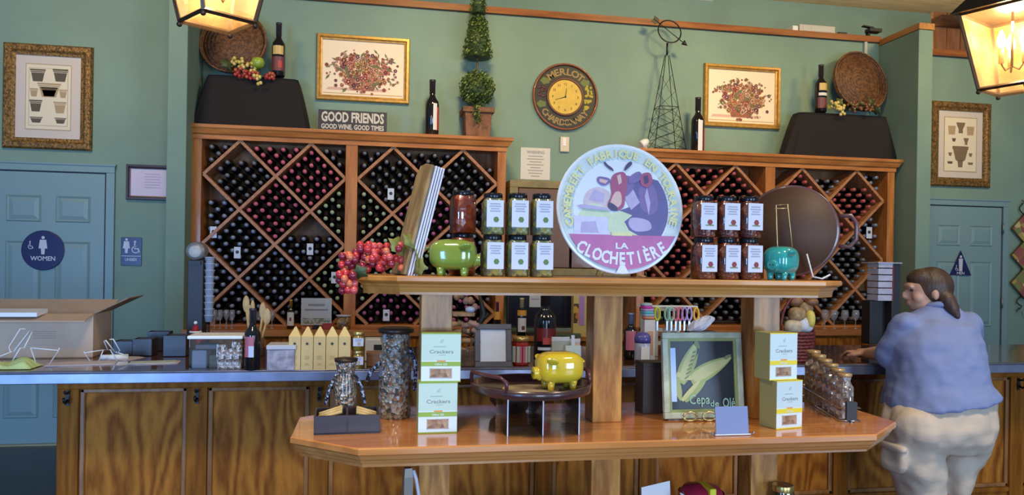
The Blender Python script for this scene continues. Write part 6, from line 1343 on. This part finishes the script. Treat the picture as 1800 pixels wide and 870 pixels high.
# menu rack at the right
q, k = cb(1565, 608); H = at(1565, 463, q.y).z - ZC
t = thing('menu_rack', 'black tower holding stacked white envelopes beside the right rack', 'rack', (q.x, q.y + .03, ZC)); k = mpp(t.location)
MB().bx(8 * k, 24 * k, 0, .14, 0, H).build('black_panel', BLACK, t, bev=.002); MB().bx(-22 * k, 8 * k, .06, .14, 0, H * .54).build('lower_case', BLACK, t, bev=.002)
for i in range(6): MB().bx(-20 * k, 8 * k, -.005 - .002 * (i % 2), .10, H * .54 + i * 11.6 * k + .002, H * .54 + (i * 11.6 + 10.6) * k).build('envelope_bundle', mat('envelope', (.55, .52, .60), .6, noise=.15, nscale=20), t, bev=.002)
MB().bx(-24 * k, 23 * k, -.02, .14, H, H + .006, M=TR(0, 0, 0)).build('top_sheet', mat('envelope'), t)
MB().bx(7 * k, 8.6 * k, -.008, .1, H * .54, H * .98).build('red_divider', flat('red_edge', (.35, .04, .04)), t)
q, k = bk(1551, 5.98); h = bkh(1551, 545, 5.98)
t = thing('menu_card', 'pale green price list in a stand right of the wine glasses', 'card', (q.x, 5.98, ZK), 0, None, R_(-10)); MB().bx(-15 * k, 15 * k, 0, .003, .0, h).build('sheet', mat('menu_sheet', (.40, .41, .34), .6), t); MB().bx(-17 * k, 17 * k, -.01, .03, -.003, .006).build('foot', CHROME, t)
# ================================================================== LANTERNS
def lantern(label, px, py, Y, rz):
    p = at(px, py, Y); k = mpp(p); t = thing('hanging_lantern', label, 'lantern', p, rz)      # origin: centre of the glass bottom
    b0, b1, H = .095, .155, .34
    BR2 = BRONZE; mbs = []
    cs = ((-1, -1), (1, -1), (1, 1), (-1, 1))
    LG_ = mat('seeded_glass', (.95, .62, .26), .25, 0, alpha=.34, noise=.25, nscale=9, col2=(.6, .30, .08), coat=.6, emit=((1, .50, .13), .30))
    for i in range(4):
        A, B = cs[i], cs[(i + 1) % 4]
        MB().tube([(A[0] * b0, A[1] * b0, 0), (A[0] * b1, A[1] * b1, H)], .0085, 4).build('corner_bar', BR2, t)
        MB().tube([(A[0] * b0, A[1] * b0, 0), (B[0] * b0, B[1] * b0, 0)], .0095, 4).build('bottom_rail', BR2, t)
        MB().tube([(A[0] * b1, A[1] * b1, H), (B[0] * b1, B[1] * b1, H)], .0095, 4).build('top_rail', BR2, t)
        MB().add([(A[0] * b0, A[1] * b0, 0), (B[0] * b0, B[1] * b0, 0), (B[0] * b1, B[1] * b1, H), (A[0] * b1, A[1] * b1, H)], [(0, 1, 2, 3)]).build('glass_pane', LG_, t)
        MB().ell((A[0] * b0, A[1] * b0, -.012), .010).build('finial', BR2, t)
    MB().add([(-b0 * .95, -b0 * .95, -.012), (b0 * .95, -b0 * .95, -.012), (b0 * .95, b0 * .95, -.012), (-b0 * .95, b0 * .95, -.012)], [(3, 2, 1, 0)]).build('bottom_pane', LG_, t)
    mb = MB(); vs = [];
    for r_, z_ in ((b1 * 1.18, H), (b1 * .9, H + .06), (b1 * .35, H + .16), (b1 * .3, H + .2)): vs += [(-r_, -r_, z_), (r_, -r_, z_), (r_, r_, z_), (-r_, r_, z_)]
    fs = [(3, 2, 1, 0), (12, 13, 14, 15)] + [(j * 4 + i, j * 4 + (i + 1) % 4, (j + 1) * 4 + (i + 1) % 4, (j + 1) * 4 + i) for j in range(3) for i in range(4)]
    mb.add(vs, fs).build('metal_roof', BR2, t)
    mb = MB()
    for i in range(26): 
        pass
    MB().tube([(0, 0, H + .2), (0, 0, 4.3 - p.z)], .006, 8).build('chain', BR2, t)
    CAN = mat('candle_sleeve', (.62, .42, .20), .5); BLB = mat('lit_bulb', (1, .8, .5), .3, emit=((1, .74, .38), 60))
    st = MB(); st.tube([(0, 0, H), (0, 0, .10)], .006)
    for s in range(3):
        a = s * 2 * PI / 3 + .5; x, y = .05 * math.cos(a), .05 * math.sin(a)
        st.tube([(0, 0, .10), (x * .6, y * .6, .08), (x, y, .11)], .004, 6)
        c = MB().cyl((x, y, .11), .011, .07, 12).build('candle_sleeve', CAN, t)
        MB().lathe([(.008, .0), (.019, .022), (.017, .042), (.004, .075), (0, .078)], 14, c=(x, y, .18)).build('bulb', BLB, c)
    st.build('candelabra', BR2, t)
    l = bpy.data.lights.new('lantern_light', 'POINT'); l.energy = 40; l.color = (1, .74, .40); l.shadow_soft_size = .06
    o = bpy.data.objects.new('lantern_light', l); COL.objects.link(o); o.parent = t; o.location = (0, 0, .30 + .0)
    return t
lantern('bronze glass lantern hanging at upper left, only its lower half in view', 382, 38, 2.90, R_(36))
lantern('bronze glass lantern with lit bulbs hanging at the upper right edge', 1778, 156, 2.95, R_(24))
# ================================================================== PERSON leaning on the bar
pq = lambda px, py, Y=3.04: at(px, py, Y)
KP = mpp(pq(1645, 640))
fl = pq(1648, 700); person = thing('person', 'person in a blue short-sleeved shirt and khaki cargo capris leaning on the bar', 'person', (fl.x, 3.04, 0)); OFF = Vector((fl.x, 3.04, 0))
SKIN = mat('skin', (.56, .30, .21), .5, noise=.08, nscale=12); SHIRT = mat('shirt_blue', (.195, .235, .42), .85, noise=.07, nscale=9, bump=.35, bscale=9, stretch=(1, 1, 2.6)); KHAKI = mat('khaki', (.58, .455, .35), .85, noise=.10, nscale=6, bump=.8, bscale=9, stretch=(1, 1, 1.3)); HAIR = mat('hair_brown', (.075, .035, .020), .5, noise=.5, nscale=30, stretch=(1, 1, .25), bump=.4, bscale=60)
def loft(mb, rings, n=36, m=0):      # rings: (cx, cy, cz, rx, ry, tilt)
    vs = []; fs = []
    for (cx, cy, cz, rx, ry, tl) in rings:
        for i in range(n):
            a = 2 * PI * i / n; ca, sa = math.cos(a), math.sin(a); e = .88
            x = rx * math.copysign(abs(ca) ** e, ca); y = ry * math.copysign(abs(sa) ** e, sa); vs.append((cx + x, cy + y, cz + tl * x))
    for j in range(len(rings) - 1):
        for i in range(n): fs.append((j * n + i, (j + 1) * n + i, (j + 1) * n + (i + 1) % n, j * n + (i + 1) % n))
    fs.append(tuple(range(n))); fs.append(tuple(reversed(range((len(rings) - 1) * n, len(rings) * n)))); mb.add(vs, fs, m, True)
def remesh(o, vox, it=6, fac=.5):
    r = o.modifiers.new('remesh', 'REMESH'); r.mode = 'VOXEL'; r.voxel_size = vox; r.use_smooth_shade = True
    s = o.modifiers.new('smooth', 'SMOOTH'); s.iterations = it; s.factor = fac
def folds(o, size, strength, zs=1.0):
    tx = bpy.data.textures.new('folds', 'CLOUDS'); tx.noise_scale = size; tx.noise_depth = 1
    em = bpy.data.objects.new('fold_axes', None); COL.objects.link(em); em.parent = o.parent; em.scale = (1, 1, zs); em.rotation_euler = (0, .3, 0)
    d = o.modifiers.new('folds', 'DISPLACE'); d.texture = tx; d.texture_coords = 'LOCAL'; d.strength = strength; d.mid_level = .5
    bpy.data.objects.remove(em)
def L3(v): return Vector(v) - OFF
def ring(x0, x1, py, Y, ry, tl=0):
    a = pq(x0, py, Y); b = pq(x1, py, Y); return ((a.x + b.x) / 2 - OFF.x, Y - OFF.y, (a.z + b.z) / 2, (b.x - a.x) / 2, ry, tl)
# shirt
sh = MB()
loft(sh, [ring(1624, 1676, 536, 3.12, .072), ring(1616, 1685, 545, 3.12, .085), ring(1596, 1700, 557, 3.11, .095), ring(1584, 1709, 572, 3.09, .125), ring(1580, 1713, 600, 3.07, .155), ring(1579, 1716, 635, 3.06, .175), ring(1577, 1720, 668, 3.055, .19), ring(1571, 1728, 690, 3.05, .215, .10), ring(1568, 1732, 704, 3.05, .225, .14)])
shl = L3(pq(1594, 572, 3.09)); ell_ = L3(pq(1562, 622, 3.17)); sh.cap(shl, ell_, .066, .060)
shr = L3(pq(1698, 571, 3.09)); elr = L3(pq(1706, 602, 3.20)); sh.cap(shr, elr, .066, .058)
so = sh.build('shirt', SHIRT, person); remesh(so, .010, 4); folds(so, .08, .022)
MB().tube([(L3(pq(1650, 540, 3.115)) + Vector((.068 * math.cos(a), .066 * math.sin(a), .006 - .012 * math.sin(a)))) for a in [i * PI / 9 for i in range(18)]], .015, 8, closed=True).build('collar', SHIRT, person)
# trousers
tr = MB()
loft(tr, [ring(1574, 1726, 690, 3.05, .185, .10), ring(1568, 1730, 715, 3.04, .20, .08), ring(1565, 1731, 740, 3.03, .205), ring(1566, 1728, 768, 3.03, .185), ring(1572, 1722, 790, 3.03, .14)])
loft(tr, [ring(1566, 1648, 768, 3.02, .135), ring(1563, 1648, 800, 3.02, .125), ring(1573, 1650, 830, 3.03, .115), ring(1583, 1652, 856, 3.04, .105), ring(1592, 1651, 884, 3.04, .098)])
loft(tr, [ring(1652, 1729, 765, 3.03, .135), ring(1652, 1720, 795, 3.03, .12), ring(1651, 1706, 825, 3.04, .11), ring(1654, 1697, 848, 3.04, .100), ring(1656, 1693, 866, 3.04, .095)])
tr.ell(L3(pq(1610, 752, 2.97)), (.105, .125, .10)); tr.ell(L3(pq(1688, 750, 2.97)), (.10, .125, .10))
pkt = L3(pq(1571, 803, 3.0)); tr.ell(pkt, (.022, .075, .065), sup=.6)
to = tr.build('trousers', KHAKI, person); remesh(to, .010, 4); folds(to, .11, .032)
MB().ell(pkt + Vector((-.006, -.005, .045)), (.021, .078, .018), sup=.6).build('pocket_flap', KHAKI, person)
# body
bd = MB()
hc_ = L3(pq(1629, 512, 3.14)); fw = Vector((-.93, .36, -.10)).normalized(); up = (Vector((0, 0, 1)) - fw * fw.z).normalized(); sd = up.cross(fw)
HM = Matrix(((fw.x, sd.x, up.x, hc_.x), (fw.y, sd.y, up.y, hc_.y), (fw.z, sd.z, up.z, hc_.z), (0, 0, 0, 1)))
def hp_(a, b, c): return HM @ Vector((a, b, c))
def hell(c, r, m_=bd): m_.ell(c, r, M=HM, n=24, k=16)
hell((-.006, 0, .012), (.090, .074, .086)); hell((.020, 0, -.035), (.066, .058, .062)); hell((.048, 0, -.068), (.030, .030, .022)); hell((.078, 0, .030), (.014, .05, .016))
hell((.088, 0, -.010), (.020, .013, .022)); hell((.098, 0, -.018), (.011, .014, .010)); hell((.082, 0, -.045), (.010, .022, .006)); hell((.081, 0, -.054), (.010, .019, .006))
for s in (-1, 1): hell((.048, s * .040, -.022), (.028, .024, .028)); hell((-.012, s * .076, -.012), (.016, .010, .028))
nb = L3(pq(1652, 556, 3.11)); bd.cap(hp_(-.015, 0, -.05), nb, .052, .062)
bd.cap(nb, L3(pq(1648, 620, 3.07)), .058, .12); bd.cap(L3(pq(1648, 620, 3.07)), L3(pq(1648, 745, 3.05)), .13, .15)
bd.cap(L3(pq(1608, 576, 3.09)), L3(pq(1688, 573, 3.09)), .042, .042)
el = L3(Vector((pq(1566, 634, 3.19).x, 3.215, CZ + .062))); bd.cap(L3(pq(1598, 578, 3.09)), el, .044, .042)
wr = L3(Vector((pq(1548, 628, 3.35).x - .02, 3.42, CZ + .038))); bd.cap(el, wr, .043, .027)
er = L3(Vector((pq(1704, 632, 3.22).x - .01, 3.30, CZ + .065))); bd.cap(L3(pq(1698, 574, 3.09)), er, .048, .042)
wr2 = L3(Vector((pq(1650, 632, 3.5).x - .02, 3.50, CZ + .036))); bd.cap(er, wr2, .040, .026)
def hand(w_, d, side):            # palm then five curled digits lying on the bar
    d = d.normalized(); sx = d.cross(Vector((0, 0, 1))).normalized() * side; z = Vector((0, 0, 1))
    pc = w_ + d * .045; bd.cap(w_, pc, .026, .024)
    for i, (o_, l) in enumerate(((-.030, .070), (-.010, .078), (.010, .073), (.029, .058))):
        b0 = pc + sx * o_ * .9 + d * .012; k1 = b0 + d * l * .5 + z * .008 + sx * o_ * .15; k2 = k1 + d * l * .32 - z * .012; k3 = k2 + d * l * .2 - z * .010
        bd.cap(pc + sx * o_ * .6, b0, .013, .0105); bd.cap(b0, k1, .0100, .0092); bd.cap(k1, k2, .0092, .0084); bd.cap(k2, k3, .0084, .0076)
    t0 = w_ + d * .018 - sx * .022; t1 = t0 - sx * .028 + d * .026 - z * .006; t2 = t1 + d * .028 - sx * .004 - z * .004; bd.cap(t0, t1, .014, .0115); bd.cap(t1, t2, .0110, .0092)
hand(wr, Vector((-.10, .30, -.03)), 1); hand(wr2, Vector((-.25, .18, -.03)), -1)
lk = L3(pq(1618, 870, 3.04)); rk = L3(pq(1674, 858, 3.04))
for kn, dx, s in ((lk, -.01, 0), (rk, .01, 1)):
    hipp = Vector((kn.x * 1.0, 0, .74)); bd.cap(hipp, kn, .085, .062); an = Vector((kn.x + dx, -.01, .085)); cf = kn.lerp(an, .35) + Vector((0, -.02, 0))
    bd.cap(kn, cf, .062, .064); bd.cap(cf, an, .064, .036); bd.cap(an, Vector((an.x, .12, .035)), .036, .03)
bo = bd.build('body', SKIN, person); remesh(bo, .0058, 3)
for kn, dx in ((lk, -.01), (rk, .01)):
    s = MB(); x = kn.x + dx; s.ell((x, .05, .045), (.050, .135, .045), sup=.7, n=20, k=10); s.ell((x, -.045, .07), (.046, .05, .045)); o = s.build('shoe', mat('shoe_dark', (.05, .04, .04), .6), person); remesh(o, .008, 3)
    MB().ell((x, .045, .012), (.053, .142, .012), sup=.5, n=20, k=6).build('shoe_sole', mat('shoe_sole', (.5, .48, .45), .6), o) if False else None
# face details
MB().ell((.072, -.031, .012), (.008, .012, .007), M=HM).build('eye', mat('eye_dark', (.03, .02, .02), .3), person); MB().ell((.072, .031, .012), (.008, .012, .007), M=HM).build('eye', mat('eye_dark'), person)
MB().ell((.0825, 0, -.0495), (.009, .018, .0035), M=HM).build('lips', mat('lip_rose', (.42, .14, .12), .5), person)
hr = MB()
hr.ell((-.022, 0, .020), (.094, .084, .092), M=HM, n=26, k=18); hr.ell((.020, 0, .062), (.062, .066, .046), M=HM); hr.ell((-.055, 0, -.025), (.052, .068, .070), M=HM); hr.ell((-.010, 0, .0), (.05, .080, .060), M=HM)
tp = [L3(pq(1654, 515, 3.08)), L3(pq(1665, 527, 3.055)), L3(pq(1674, 541, 3.035)), L3(pq(1683, 556, 3.02))]
for a, b, ra, rb in zip(tp, tp[1:], (.030, .036, .030), (.036, .030, .014)): hr.cap(a, b, ra, rb)
ho = hr.build('hair', HAIR, person); remesh(ho, .007, 3)
MB().tube([L3(pq(1659, 520, 3.065)) + Vector((.026 * math.cos(a), .01 * math.sin(a), .026 * math.sin(a))) for a in [i * PI / 6 for i in range(12)]], .006, 6, closed=True).build('hair_tie', BLACK, person)
for c in ((.035, -.060, .070), (-.005, -.083, .010)): MB().ell(c, (.016, .005, .009), M=HM).build('hair_clip', mat('clip_pale', (.42, .38, .34), .3, .5), person)
